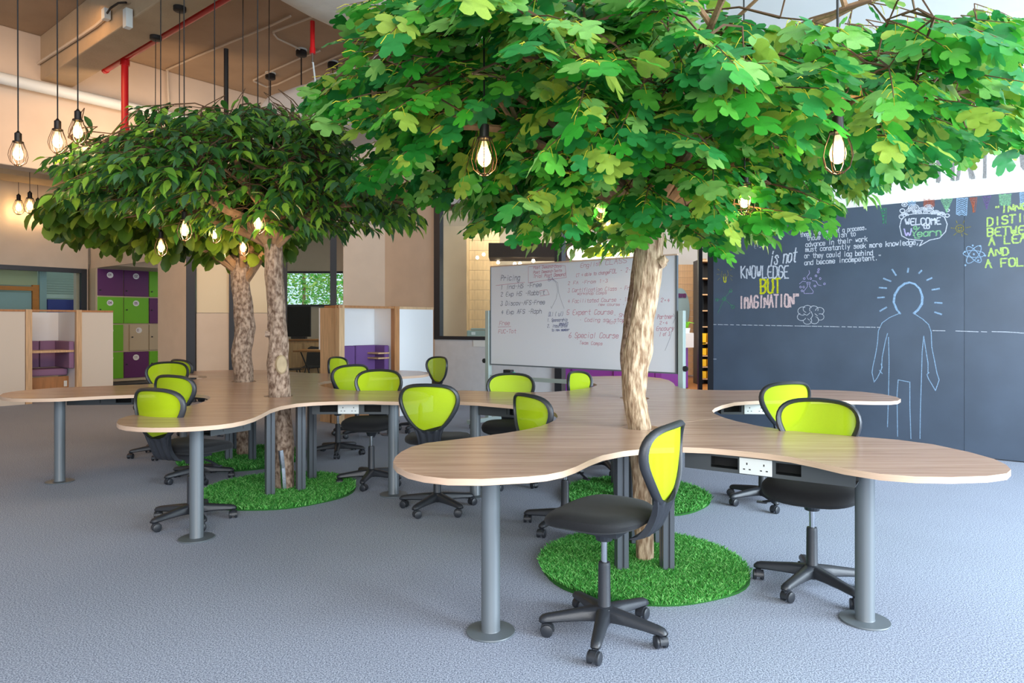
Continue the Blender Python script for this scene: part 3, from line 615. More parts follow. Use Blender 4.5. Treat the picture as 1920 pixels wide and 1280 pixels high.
dp = p0-A*.62; b_ = MB(); b_.tube([(dp.x, dp.y, 4.7), (dp.x, dp.y, 3.78)], .042, 12); b_.lathe([(.056, -.05), (.056, .05)], 14, (dp.x, dp.y, 4.66)); b_.lathe([(.055, -.04), (.055, .04)], 14, (dp.x, dp.y, 3.8)); kid(b_.build('drop_pipe', M['red']), rp_)
for s_ in (.95, 1.1): q = p0-A*s_; kid(boxo('hanger', (q.x, q.y, 4.78), (.02, .03, .16), M['red'], rz=R(-39)), rp_)
rd = thing('red_drop_pipe', 'short red vertical pipe hanging from the white wrapped duct', 'pipe', PT(586, 70, 7.0))
for y0, y1, r_, nm in ((40, 92, .024, 'pipe'), (90, 101, .03, 'collar'), (101, 117, .012, 'valve')):
    b_ = MB(); b_.tube([PT(586, y0, 7.0), PT(586, y1, 7.0)], r_, 12); kid(b_.build(nm, M['red'] if nm != 'valve' else M['chrome']), rd)
b_ = MB(); b_.tube([PT(587, 117, 7.0), PT(592, 160, 7.0)], .009, 6); kid(b_.build('tail_hose', M['pipe']), rd)
def softduct(name, label, p, d, L0, wv, z0, z1, side):
    mb = MB(); rings = []; n = 30; w2 = wv/2
    for i in range(n+1):
        c = Vector(p)+d*(L0*i/n)+side*w2; ring = []; k = 22
        sag = .02*math.sin(i*2.1)+.015*math.sin(i*.9+1)
        for j in range(k):
            t = 2*PI*j/k; ex = .55
            cx_ = math.copysign(abs(math.cos(t))**ex, math.cos(t))*(w2+.008*math.sin(i*1.7+j*2)); cz_ = math.copysign(abs(math.sin(t))**ex, math.sin(t))*((z1-z0)/2+sag*(.5 if math.sin(t) > 0 else 1.3))
            pt_ = c+side*cx_; ring.append((pt_.x, pt_.y, (z0+z1)/2+cz_))
        rings.append(ring)
    mb.loft(rings); return tag(mb.build(name, M['duct']), label, 'duct')
softduct('wrapped_duct', 'white fabric wrapped air duct over the gap between the trees', Vector((-2.34, 6.04))-B*5.2, B, 8.2, 1.1, 4.2, 4.75, -A)
softduct('wrapped_duct', 'lower white wrapped duct passing behind the right canopy', Vector((-2.9, 7.9)), -A, 4.6, .8, 3.35, 4.02, B)
for i, pp in enumerate(([(312, 131), (370, 105), (430, 80), (503, 50), (545, 30)], [(512, 60), (590, 30)], [(512, 62), (520, 72), (562, 92)], [(475, 150), (505, 135), (565, 108), (600, 95)], [(475, 152), (500, 163), (520, 158), (600, 120), (650, 98)])):
    pipe('ceiling_conduit', ['longest painted conduit crossing the ceiling slab', 'short straight conduit near the wrapped duct', 'conduit curving down to a black ceiling rose', 'conduit running behind the red drop pipe', 'lowest conduit looping beside the lower duct'][i], [onz(x, y, 5.17)+(5.17,) for x, y in pp], .014, M['conduit'], 6, 'conduit')['group'] = 'cable conduits on the ceiling slab'
uW = Plane((pu.x-B.x*0, pu.y), (pu.x+B.x, pu.y+B.y))
pipe('ceiling_conduit', 'pale conduit dropping down the corner of the upper wall', [uW.at(312, 131, .03), uW.at(313, 165, .03), uW.at(315, 200, .03)], .02, M['conduit'], 6, 'conduit')
bp_ = Plane((-6.27, 9.12), (-6.27+.773, 9.12-.634))
pipe('beam_conduit', 'painted conduit along the side of the main beam', [bp_.at(52, 150, .03), bp_.at(58, 132, .03), bp_.at(100, 105, .03), bp_.at(150, 73, .03), bp_.at(185, 50, .03), bp_.at(205, 33, .03)], .02, M['conduit'], 6, 'conduit')
pipe('beam_cable', 'black cable curving between junction boxes on the main beam', [bp_.at(212, 28, .06), bp_.at(222, 20, .08), bp_.at(235, 10, .07), bp_.at(246, 8, .05)], .012, M['cord'], 6, 'cable')
for x, y, nm in ((208, 30, 'left end of the black cable on the beam'), (249, 38, 'beam corner beside the ceiling roses')):
    o = boxo('junction_box', bp_.at(x, y, .05), (.09, .07, .12 if x < 230 else .2), M['pipe'], rz=bp_.a, bevel=.006); tag(o, 'white junction box at the '+nm, 'junction box')
pipe('rod_hanger', 'thick black rod hanging from the ceiling above the left canopy', [PT(424, 92, 8.0), PT(424, 230, 8.0)], .028, M['cord'], 8, 'rod')
pipe('low_conduit', 'long painted conduit under the cross beam at the far left', [PT(-20, 181, 9.0), PT(120, 210, 9.6), PT(245, 235, 10.2)], .016, M['conduit'], 6, 'conduit')
dl = thing('ceiling_spotlight', 'small black spotlight under the bulkhead at the far left', 'spotlight', PT(104, 420, 11))
b_ = MB(); b_.tube([PT(104, 414, 11), PT(104, 422, 11)], .05, 14); kid(b_.build('housing', M['black']), dl); b_ = MB(); b_.tube([PT(104, 422.1, 11), PT(104, 424, 11)], .045, 14); kid(b_.build('lens', M['spot']), dl)
# enclosing walls beyond the frame (the room carries on to the left)
b_ = MB(); b_.box((-13.6, 2.0, 2.6), (.12, 13, 5.2)); struct(b_.build('wall_far_left', M['wall'], smooth=False))
# ================================================================ WHITEBOARD
wl = (PX(919.5, 8.9), 8.9); wrr = (PX(1270, 7.3), 7.3)
WB = Plane(wl, wrr); LB = (Vector(wrr)-Vector(wl)).length
zt_, zb2 = PZ(498.6, 8.9), PZ(683.7, 8.9)
wb = thing('whiteboard', 'large mobile whiteboard with red and blue handwriting behind the right trunk', 'whiteboard', (wl[0], wl[1], 0))
kid(WB.panel('writing_surface', .012, LB-.012, zb2+.012, zt_-.012, -.02, 0, M['board']), wb)
for nm, a in (('frame_rail', (0, LB, zt_-.016, zt_)), ('frame_rail', (0, LB, zb2, zb2+.016)), ('frame_stile', (0, .012, zb2+.016, zt_-.016)), ('frame_stile', (LB-.02, LB, zb2+.016, zt_-.016))):
    kid(WB.panel(nm, a[0], a[1], a[2], a[3], -.025, .006, M['edge'] if a[2] > 1.9 else M['pole']), wb)
for u, nm in ((-.045, 'left'), (LB+.045, 'right')):
    kid(WB.panel('stand_post', u-.03, u+.03, .10, PZ(582, WB.o.y+u*WB.d.y), -.05, .02, M['frame'], bevel=.004), wb)
    kid(WB.panel('stand_foot', u-.03, u+.03, .06, .11, -.42, .38, M['frame'], bevel=.004), wb)
    for o_ in (-.38, .34):
        b_ = MB(); p_ = WB.pt(u, .03, o_); b_.tube([(p_[0]-.012, p_[1], .032), (p_[0]+.012, p_[1], .032)], .03, 12); kid(b_.build('caster', M['black']), wb)
    uk = u-(.05 if u < 0 else -.05); yk = WB.o.y+uk*WB.d.y; zk = PZ(676 if u < 0 else 691, yk); c_ = WB.pt(uk, zk, .0)
    b_ = MB(); b_.tube([(c_[0], c_[1], c_[2]), (c_[0]+.02*WB.n.x, c_[1]+.02*WB.n.y, c_[2])], .032, 7); kid(b_.build('pivot_knob', M['black'], smooth=False), wb)
kid(WB.panel('cross_bar', -.02, LB+.02, PZ(710, 8.9)+.0, PZ(703, 8.9)+.0, -.045, -.01, M['frame']), wb)
tag(WB.panel('board_eraser', WB.u(946), WB.u(960), PZ(702, 8.8), PZ(692, 8.8), -.04, .03, M['black'], bevel=.004), 'black board eraser on the cross bar of the whiteboard', 'eraser')
tag(WB.panel('marker_pen', WB.u(960.5), WB.u(963.5), PZ(702, 8.8), PZ(696, 8.8), -.03, .0, mat('teal_plastic', rgb(60, 190, 150), .4), bevel=.003), 'small teal marker on the cross bar of the whiteboard', 'marker')
mr = mat('red_marker_ink', rgb(214, 130, 150), .8, see=.45); mbl = mat('blue_marker_ink', rgb(62, 80, 150), .8, see=.35); mgy = mat('grey_marker_ink', rgb(100, 106, 140), .8, see=.4)
for s, a, b, h, m_, w_ in (('Pricing', (939, 526), (975, 525), 10, mgy, .010), ('1 Ind-HS -Free', (938, 543), (1016, 537), 8, mgy, .009), ('2 Exp HS -Rabbit', (938, 556), (1022, 552), 8, mgy, .009), ('3 Discov-AFS-Free', (938, 573), (1022, 570), 8, mgy, .009),
    ('4 Exp AFS -Raph', (939, 589), (1016, 587), 8, mgy, .009), ('Free', (936, 610), (956, 609), 8, mr, .008), ('FUC+Tot', (934, 625), (968, 624), 7, mr, .008),
    ('Post Demand+Days', (1000, 504), (1053, 501), 5, mr, .007), ('Post Demand+Tests', (1000, 513), (1054, 509), 5, mr, .007), ('Trial Post Demand', (1000, 521), (1060, 517), 6, mr, .008),
    ('English', (1088, 502), (1128, 497), 8, mr, .007), ('CLASS', (1134, 497), (1176, 492), 9, mr, .007), ('CT > able to change', (1080, 519), (1142, 513), 6, mr, .007), ('FOL - 2-4', (1142, 513), (1188, 509), 8, mr, .008),
    ('2 FA -From 1-3', (1064, 534), (1140, 529), 6, mr, .007), ('3 Certification Class - Free', (1064, 548), (1190, 543), 7, mr, .007), ('Workshop Camps', (1082, 553), (1138, 551), 5, mr, .006), ('4 Facilitated Course - 1002', (1064, 568), (1190, 564), 7, mr, .007),
    ('new course - 200', (1122, 573), (1188, 573), 5, mr, .006), ('5 Expert Course', (1062, 590), (1150, 589), 9, mr, .009), ('- Short', (1150, 594), (1186, 595), 7, mr, .007), ('- Coding say/stop', (1086, 603), (1172, 603), 7, mr, .007), ('Adv. Alg.', (1138, 607), (1188, 607), 6, mr, .006),
    ('6 Special Course', (1066, 633), (1160, 634), 10, mr, .009), ('Team Camps', (1086, 645), (1130, 647), 6, mr, .007), ('SA', (1027, 527), (1038, 526), 6, mbl, .009), ('OLI/(Jul)', (1028, 593), (1056, 592), 8, mbl, .009), ('1. Sponsorship', (1026, 603), (1064, 602), 6, mbl, .009),
    ('amount', (1048, 609), (1066, 608), 5, mbl, .009), ('2. Insurance', (1026, 614), (1064, 613), 6, mbl, .009), ('to new member', (1034, 621), (1068, 620), 5, mbl, .009), ('2+4', (1238, 566), (1256, 566), 7, mr, .008), ('Partner', (1232, 598), (1262, 597), 8, mr, .008), ('2+4', (1236, 608), (1252, 608), 6, mr, .007), ('Encoury', (1230, 620), (1264, 619), 8, mr, .008), ('1 of 3', (1236, 630), (1256, 629), 7, mr, .007)):
    lettering(WB, s, a, b, h, w_*(.5 if m_ == mbl else .68), m_, wb, slant=.2, jit=.05, off=.002)
drawing(WB, [[(930, 535), (984, 529)], [(934, 613), (958, 612)], [(991, 500), (991, 530), (1030, 524), (1062, 520), (1060, 498), (1020, 497), (991, 500)], [(1013, 555), (1030, 552), (1026, 543), (1012, 545), (1010, 552)]], .005, mr, wb, 'marker_line', off=.002)
drawing(WB, [[(1036, 522), (1043, 530), (1046, 545), (1043, 560), (1037, 572), (1034, 578), (1033, 574)], [(1036, 522), (1046, 530), (1048, 550), (1053, 565), (1058, 578)], [(1262, 612), (1256, 635), (1247, 657)], [(1263, 588), (1266, 596), (1262, 606)]], .004, mgy, wb, 'marker_line', off=.002)
# ================================================================ BOOTHS
def booth(name, label, px0, Y0, segs, H, side_left=False, depth=.95):
    p = (PX(px0, Y0), Y0); pl = Plane(p, (p[0]+B.x, p[1]+B.y)); t = thing(name, label, 'booth', (p[0], p[1], 0))
    for nm, x0, x1, m in segs:
        u0, u1 = pl.u(x0), pl.u(x1)
        if nm == 'opening':
            for k, (za, zb, mm, o0, nmm) in enumerate(((H*.62-.0, H-.03, M['white'], -depth, 'back_panel'), (.0, .40, M['woodb'], -depth*.45, 'seat_box'))):
                kid(pl.panel(nmm, u0-.05, u1+.05, za, zb, o0-.03, o0, mm), t)
            mid = (u0+u1)/2+.02
            for ua, ub in ((u0, mid-.006), (mid+.006, u1)):
                kid(pl.panel('back_cushion', ua, ub, .55, pl_z, -depth+.02, -depth+.12, m, bevel=.015), t)
            kid(boxo('side_cushion', pl.pt(u1-.03, (.55+pl_z)/2, -depth/2-.02), (.08, depth-.2, pl_z-.55), m, None, pl.a, .015), t)
            kid(pl.panel('seat_cushion', u0, u1, .42, .54, -depth+.05, -depth*.42, m, bevel=.03), t)
            kid(pl.panel('top_rail', u0, u1, H-.03, H, -.04, .0, M['woodb']), t)
            kid(pl.panel('side_wall', u1+.02, u1+.05, 0, H-.03, -depth, -.04, M['white']), t)
            kid(pl.panel('side_wall', u0-.05, u0-.02, 0, H-.03, -depth, -.04, M['wood']), t)
        elif nm == 'post': kid(pl.panel('post', u0, u1, 0, H+.004, -.07, .012, m), t)
        else:
            kid(pl.panel('panel', u0, u1, 0, H-.035, -.05, 0, m), t); kid(pl.panel('capping', u0, u1, H-.035, H, -.06, .01, M['woodb'] if m == M['white2'] else M['wood']), t)
    return t, pl
M['white2'] = mat('warm_white_panel', rgb(216, 206, 192), .7)
pl_z = 1.02
bl_, plb = booth('seating_booth', 'left wooden booth with pale purple cushions in front of the lockers', -70, 10.6, (('panel', -70, 47, M['white2']), ('post', 48, 60, M['wood']), ('opening', 60, 143, mat('dusty_purple_cushion', rgb(146, 112, 146), .9)), ('post', 143, 153, M['wood']), ('panel', 153, 212, M['white2'])), 1.56)
kid(plb.panel('table_shelf', plb.u(60), plb.u(143), PZ(661, 11.6), PZ(657, 11.6), -.55, -.1, M['wood']), bl_)
kid(plb.panel('wall_outlet', plb.u(136), plb.u(142), .22, .32, -.425, -.415, M['socket']), bl_)
br_, plr = booth('seating_booth', 'right wooden booth with deep purple cushions beside the centre wall', 635, 9.0, (('post', 635, 645, M['wood']), ('opening', 645, 739, mat('violet_cushion', rgb(112, 78, 140), .9)), ('post', 739, 748, M['woodb']), ('panel', 748, 812, M['white'])), 1.575, depth=.46)
sd = Plane((PX(610, 9.35), 9.35), (PX(635, 9.0), 9.0)); ls = (Vector((PX(635, 9.0), 9.0))-Vector((PX(610, 9.35), 9.35))).length
kid(sd.panel('side_panel', 0, ls, 0, 1.54, -.04, 0, M['wood']), br_); kid(sd.panel('capping', -.01, ls+.01, 1.54, 1.575, -.05, .01, M['woodb']), br_)
for k in range(2): kid(plr.panel('shelf', plr.u(718), plr.u(739), .83+k*.07, .85+k*.07, -.36, -.1, M['wood']), br_)
# ================================================================ DESKS
ZT = 0.75; TH = 0.026
def dz(p): return onz(p[0], p[1], ZT)
def tess_top(mb, outer, holes, z, mi=0, flip=False):
    loops = [[Vector((x, y, 0)) for x, y in outer]]+[[Vector((x, y, 0)) for x, y in h] for h in holes]
    tr = geometry.tessellate_polygon(loops); flat = [p for l in loops for p in l]
    fs = []
    for a, b, c in tr:
        ar = (flat[b]-flat[a]).cross(flat[c]-flat[a]).z
        fs.append((a, b, c) if (ar > 0) != flip else (a, c, b))
    mb.add([(p.x, p.y, z) for p in flat], fs, mi)
def smoothpoly(pts, it=1):
    for _ in range(it):
        o = []
        for i in range(len(pts)):
            a, b = pts[i], pts[(i+1) % len(pts)]
            o += [(a[0]*.75+b[0]*.25, a[1]*.75+b[1]*.25), (a[0]*.25+b[0]*.75, a[1]*.25+b[1]*.75)]
        pts = o
    return pts
def circle(c, r, n=28): return [(c[0]+r*math.cos(2*PI*i/n), c[1]+r*math.sin(2*PI*i/n)) for i in range(n)]
def slabpoly(name, edge, outer, holes, parent):
    mb = MB(); tess_top(mb, outer, holes, ZT); tess_top(mb, outer, holes, ZT-TH, flip=True)
    o = mb.build(name, M['desk'], smooth=False); kid(o, parent)
    mb = MB()
    for lp in [outer]+holes:
        n = len(lp); vs = [(x, y, ZT) for x, y in lp]+[(x, y, ZT-TH) for x, y in lp]
        mb.add(vs, [(i, (i+1) % n, n+(i+1) % n, n+i) for i in range(n)])
    e = mb.build(edge, M['edge'], smooth=True, ang=30); kid(e, parent); return o
T1, T2, T3, T4 = (.735, 3.90), (.97, 5.40), (-1.90, 5.56), (-2.72, 6.93)
Rout = [(737, 866), (741, 856), (753, 846), (772, 837), (800, 830), (850, 824), (900, 818), (950, 811), (985, 805), (1012, 799), (1029, 793), (1041, 787), (1046, 781), (1043, 775), (1035, 770), (1022, 766.5),
    (1000, 763), (972, 760.5), (938, 757.5), (896, 754), (865, 752.5), (838, 750), (820, 746.5), (812, 742), (815, 737.5), (832, 734), (866, 731.5), (909, 733), (960, 734.8), (1006, 735), (1040, 734), (1066, 732), (1094, 728.3), (1112, 724.8), (1120, 721.5),
    (1116, 719), (1106, 717.3), (1094, 715.5), (1086, 713), (1085, 710), (1092, 707.5), (1106, 705.6), (1135, 704.8), (1170, 704.6), (1214, 706), (1238, 708.6), (1255, 712.8), (1263, 718), (1266, 723), (1276, 727), (1290, 729), (1318, 730.5), (1370, 731.5), (1430, 731), (1500, 730.3), (1560, 731), (1615, 734), (1655, 738.5), (1680, 743.5), (1689, 747.5), (1683, 751), (1668, 752.3),
    (1640, 752.4), (1602, 751.5), (1540, 750.5), (1470, 750), (1425, 751), (1400, 752.2), (1377, 754), (1354, 759.5), (1340, 765), (1335, 770), (1340, 775.5), (1357, 782.5), (1381, 789.5), (1421, 798), (1455, 803.5), (1515, 810.5), (1609, 818), (1683, 824), (1750, 832.7), (1817, 847), (1864, 860), (1887, 871), (1895.5, 880), (1888, 887),
    (1851, 892), (1784, 894), (1716, 893), (1650, 888), (1582, 877.5), (1532, 866), (1482, 856), (1431, 849.5), (1381, 844.4), (1330, 840), (1279, 838), (1220, 840), (1168, 845.5), (1130, 853), (1105, 862.5), (1080, 874.5), (1055, 883.5), (1025, 889.5), (990, 893), (960, 894.6), (905, 897.6), (840, 897), (795, 892), (765, 885), (745, 875)]
wR = [dz(p) for p in Rout]
i1 = min(range(len(Rout)), key=lambda i: abs(Rout[i][0]-1279)+abs(Rout[i][1]-838)); i2 = min(range(len(Rout)), key=lambda i: abs(Rout[i][0]-1357)+abs(Rout[i][1]-782.5))
rh_ = .105
hole1 = circle(T1, rh_)
def pa(p): return math.atan2(p[1]-T1[1], p[0]-T1[0])
def arc(a0, a1, n=12): return [(T1[0]+rh_*math.cos(a0+(a1-a0)*i/n), T1[1]+rh_*math.sin(a0+(a1-a0)*i/n)) for i in range(n+1)]
aA, aB = pa(wR[i1]), pa(wR[i2])
deskR = thing('clover_desk', 'right clover-shaped wood-topped desk built around two tree trunks', 'desk', (T1[0], T1[1], 0))
# wedge between the two seams, and the rest
def shrink(path, seg, d):  # open the seam by d metres
    return path
fr = wR[i2:i1+1]; wedge = fr+arc(aA, aB, 8)
def offs(pts, idx, v): return [(x+v[0], y+v[1]) if i in idx else (x, y) for i, (x, y) in enumerate(pts)]
g = .003
wedge = offs(wedge, {0, len(wedge)-1}, (0, -g)); wedge = offs(wedge, {len(fr)-1, len(fr)}, (g, 0))
rest = wR[i1:]+wR[:i2+1]; rest = rest+arc(aB, aA-2*PI if aA > aB else aA, 20)[::1]
if True:
    a0, a1 = aB, aA
    while a1 < a0: a1 += 2*PI
    rest = wR[i1:]+wR[:i2+1]+arc(a0, a1, 24)
slabpoly('tabletop', 'edge_band', rest, [circle(T2, .115)[::-1]], deskR)
slabpoly('tabletop', 'edge_band', wedge, [], deskR)
Lout = [(218.5, 792), (223, 785), (240, 779.5), (274, 773), (319, 766.4), (348, 762), (372, 756.5), (387, 751), (394, 746), (392, 742.5), (382, 740), (366, 738.8), (340, 738.5), (300, 739), (249, 740), (197, 742), (109, 746.5), (60, 747.5), (22, 746.8), (4, 744.5), (-2, 741.5), (6, 737), (22, 734), (50, 730.8), (109, 726.4), (157, 724.6), (214, 722.4), (276, 720),
    (320, 716.5), (352, 712.8), (378, 709.5), (389, 707), (386, 704.8), (372, 703.5), (345, 703.2), (310, 703), (288, 701.8), (284, 700), (296, 698.4), (325, 697), (353, 696), (395, 694.3), (440, 693.2), (500, 693.6), (537, 696), (575, 699), (612, 700), (650, 698.2), (690, 695.8), (725, 694.4), (755, 694), (786, 695.2), (803, 698), (804, 701), (792, 703.2), (768, 705), (735, 707), (700, 708.5), (665, 710), (632, 712), (608, 714.6), (596, 718), (598, 721.5), (608, 724.7),
    (624, 728), (646, 730.6), (670, 731.8), (700, 732), (753, 732), (785, 733.5), (800, 737), (804, 742), (798, 747), (780, 751), (753, 753), (720, 752.3), (699, 751.5), (650, 751.8), (620, 752.5), (586, 754), (556, 756.4), (527, 761.3), (507, 767.5), (491, 776), (476, 783), (458, 788.5), (436, 793), (410, 796.4), (378, 799), (350, 800.6), (319, 801.6), (285, 801.8), (259, 801), (236, 799), (223, 796)]
wL = [dz(p) for p in Lout]
deskL = thing('clover_desk', 'left clover-shaped wood-topped desk built around two tree trunks', 'desk', (T3[0], T3[1], 0))
slabpoly('tabletop', 'edge_band', wL, [circle(T3, .115)[::-1], circle(T4, .12)[::-1]], deskL)
def poleleg(desk, x, y):
    mb = MB(); mb.lathe([(.106, 0.0), (.107, .004), (.105, .008), (.043, .010), (.041, .014), (.041, ZT-TH)], 36, (x, y, 0)); kid(mb.build('round_leg', M['pole']), desk)
for px, py in ((920, 1184), (1621.5, 1163.5), (891, 929)): poleleg(deskR, *onz(px, py))
poleleg(deskR, 2.66, 5.38); poleleg(deskR, 1.35, 6.95); 
for px, py in ((368.5, 1009), (112, 903), (738, 927)): poleleg(deskL, *onz(px, py))
poleleg(deskL, -1.46, 8.2); poleleg(deskL, -3.85, 8.0)
def postleg(desk, x, y, rz, z1=ZT-TH):
    mb = MB(); s = .031; g_ = .006
    prof = [(-s, -s), (-g_, -s), (-g_, -s+.012), (g_, -s+.012), (g_, -s), (s, -s), (s, -g_), (s-.012, -g_), (s-.012, g_), (s, g_), (s, s), (g_, s), (g_, s-.012), (-g_, s-.012), (-g_, s), (-s, s), (-s, g_), (-s+.012, g_), (-s+.012, -g_), (-s, -g_)]
    c, sn = math.cos(rz), math.sin(rz); mb.loft([[(x+a*c-b*sn, y+a*sn+b*c, z) for a, b in prof] for z in (0, z1)]); kid(mb.build('square_post', M['alu'], smooth=False), desk)
for x, y in ((.59, 3.68), (.835, 3.68), (.74, 4.10), (.885, 4.12)): postleg(deskR, x, y, R(8))
for x, y in ((T2[0]-.16, T2[1]-.2), (T2[0]+.14, T2[1]-.2), (T2[0]-.12, T2[1]+.2), (T2[0]+.15, T2[1]+.2)): postleg(deskR, x, y, R(8))
for x, y in ((-1.862, 5.25), (-1.672, 5.40), (-2.02, 5.68), (-1.70, 5.80)): postleg(deskL, x, y, R(32))
for x, y in ((-2.74, 6.60), (-2.50, 6.57), (-2.9, 7.1), (-2.55, 7.15)): postleg(deskL, x, y, R(32))
def tray(desk, p, q, L_op=(.18, .34, .60, .80), sock=(.36, .58), back=.12, zt=ZT-TH-.004, h=.085):
    """cable tray hung under the top: p,q front edge ends in world xy"""
    pl = Plane(p, q); L0 = (Vector(q)-Vector(p)).length; t = .0
    mb = MB(); o1, o2, o3, o4 = [k*L0 for k in L_op]
    for a, b in ((0, o1), (o2, o3), (o4, L0)): pl.slab(mb, a, b, zt-h, zt, -.006, 0)
    for a, b in ((o1, o2), (o3, o4)): pl.slab(mb, a, b, zt-h, zt-h+.018, -.006, 0); pl.slab(mb, a, b, zt-.014, zt, -.006, 0)
    pl.slab(mb, 0, L0, zt-h, zt-h+.005, -back, -.006); pl.slab(mb, 0, L0, zt-h, zt, -back-.005, -back)
    tr = kid(mb.build('cable_tray', M['tray'], smooth=False), desk)
    for a, b in ((o1, o2), (o3, o4)): kid(pl.panel('tray_opening', a, b, zt-h+.018, zt-.014, -.07, -.06, M['hole']), tr)
    if sock:
        a, b = sock[0]*L0, sock[1]*L0
        sp = kid(pl.panel('socket_plate', a, b, zt-h+.004, zt-.006, 0, .006, M['socket'], bevel=.002), tr)
        mb = MB()
        for c in (.24, .76):
            uc = a+(b-a)*c; zc = zt-h/2-.004
            for du, dz_, w_, h_ in ((0, .014, .005, .010), (-.013, -.012, .009, .005), (.013, -.012, .009, .005)): pl.slab(mb, uc+du-w_/2, uc+du+w_/2, zc+dz_-h_/2, zc+dz_+h_/2, .006, .007)
        o = kid(mb.build('socket_holes', M['hole'], smooth=False), tr); o['kind'] = 'stuff'
def up(px, py): return onz(px, py, ZT-TH-.05)
tray(deskR, up(1284, 861), up(1604, 897), (.17, .34, .565, .71), (.35, .545))
tray(deskR, up(1352, 767), up(1480, 768), (.04, .3, .7, .95), (.34, .66))
tray(deskR, up(898, 768), up(1004, 776), (.5, .51, .55, .95), None)
tray(deskL, up(585, 767), up(729, 767), (.1, .33, .68, .9), (.34, .61))
tray(deskL, up(125, 751), up(249, 750), (.5, .51, .74, .98), None)
tray(deskL, up(395, 806), up(470, 795), (.3, .31, .8, .81), None)
# ================================================================ GRASS MATS
M['turf'] = mat('green_turf_backing', rgb(34, 96, 30), .95)
gm = [mat('turf_blade', rgb(*c), .7, trans=.15) for c in ((64, 156, 56), (96, 184, 80), (44, 126, 42), (136, 206, 112))]
def grassmat(c, r, label, seed, n, scl=1.0):
    rr = random.Random(seed); t = thing('turf_mat', label, 'turf mat', (c[0], c[1], 0), 0, None)
    k = 48; out = []
    for i in range(k):
        a = 2*PI*i/k; rad = r*(1+.018*math.sin(3*a+seed)+.012*math.sin(7*a+seed*2)); out.append((rad*math.cos(a), rad*math.sin(a)))
    mb = MB(); mb.loft([[(x, y, z) for x, y in out] for z in (.001, .012)]); mb.build('mat_backing', M['turf'], t, smooth=False)
    rg = np.random.default_rng(seed); a = rg.uniform(0, 2*PI, n); rad = r*np.sqrt(rg.uniform(0, 1, n))*1.0
    x = rad*np.cos(a); y = rad*np.sin(a); h = rg.uniform(.014, .032, n)*scl; w_ = rg.uniform(.0016, .003, n)*scl
    ta = rg.uniform(0, 2*PI, n); tx = np.cos(ta); ty = np.sin(ta); la = rg.uniform(0, 2*PI, n); ll = rg.uniform(.2, 1.0, n)*h
    P = np.zeros((n, 4, 3)); P[:, 0] = np.c_[x-tx*w_, y-ty*w_, np.full(n, .011)]; P[:, 1] = np.c_[x+tx*w_, y+ty*w_, np.full(n, .011)]
    P[:, 2] = np.c_[x+tx*w_*.8+np.cos(la)*ll*.4, y+ty*w_*.8+np.sin(la)*ll*.4, .011+h*.65]; P[:, 3] = np.c_[x+np.cos(la)*ll, y+np.sin(la)*ll, .011+h]
    me = bpy.data.meshes.new('turf_blades'); me.vertices.add(n*4); me.vertices.foreach_set('co', P.reshape(-1))
    fi = np.arange(n)*4; idx = np.stack([fi, fi+1, fi+2, fi, fi+2, fi+3], 1).reshape(-1)
    me.loops.add(n*6); me.loops.foreach_set('vertex_index', idx.astype(np.int32)); me.polygons.add(n*2); me.polygons.foreach_set('loop_start', (np.arange(n*2)*3).astype(np.int32))
    for m in gm: me.materials.append(m)
    me.polygons.foreach_set('material_index', np.repeat(rg.integers(0, 4, n), 2).astype(np.int32)); me.update(); me.validate()
    o = bpy.data.objects.new('turf_blades', me); C.objects.link(o); o.parent = t; o['kind'] = 'stuff'
grassmat((.72, 3.80), .565, 'round green turf mat around the right front trunk, nearest the camera', 3, 60000)
grassmat((.96, 5.30), .56, 'green turf mat under the right desk behind the nearest mat', 5, 26000, 1.2)
grassmat((-1.86, 5.47), .59, 'green turf mat under the left desk with a metal strap on its trunk', 8, 34000, 1.1)
grassmat((-2.66, 6.75), .59, 'farthest green turf mat, half hidden behind the left front trunk', 11, 20000, 1.3)
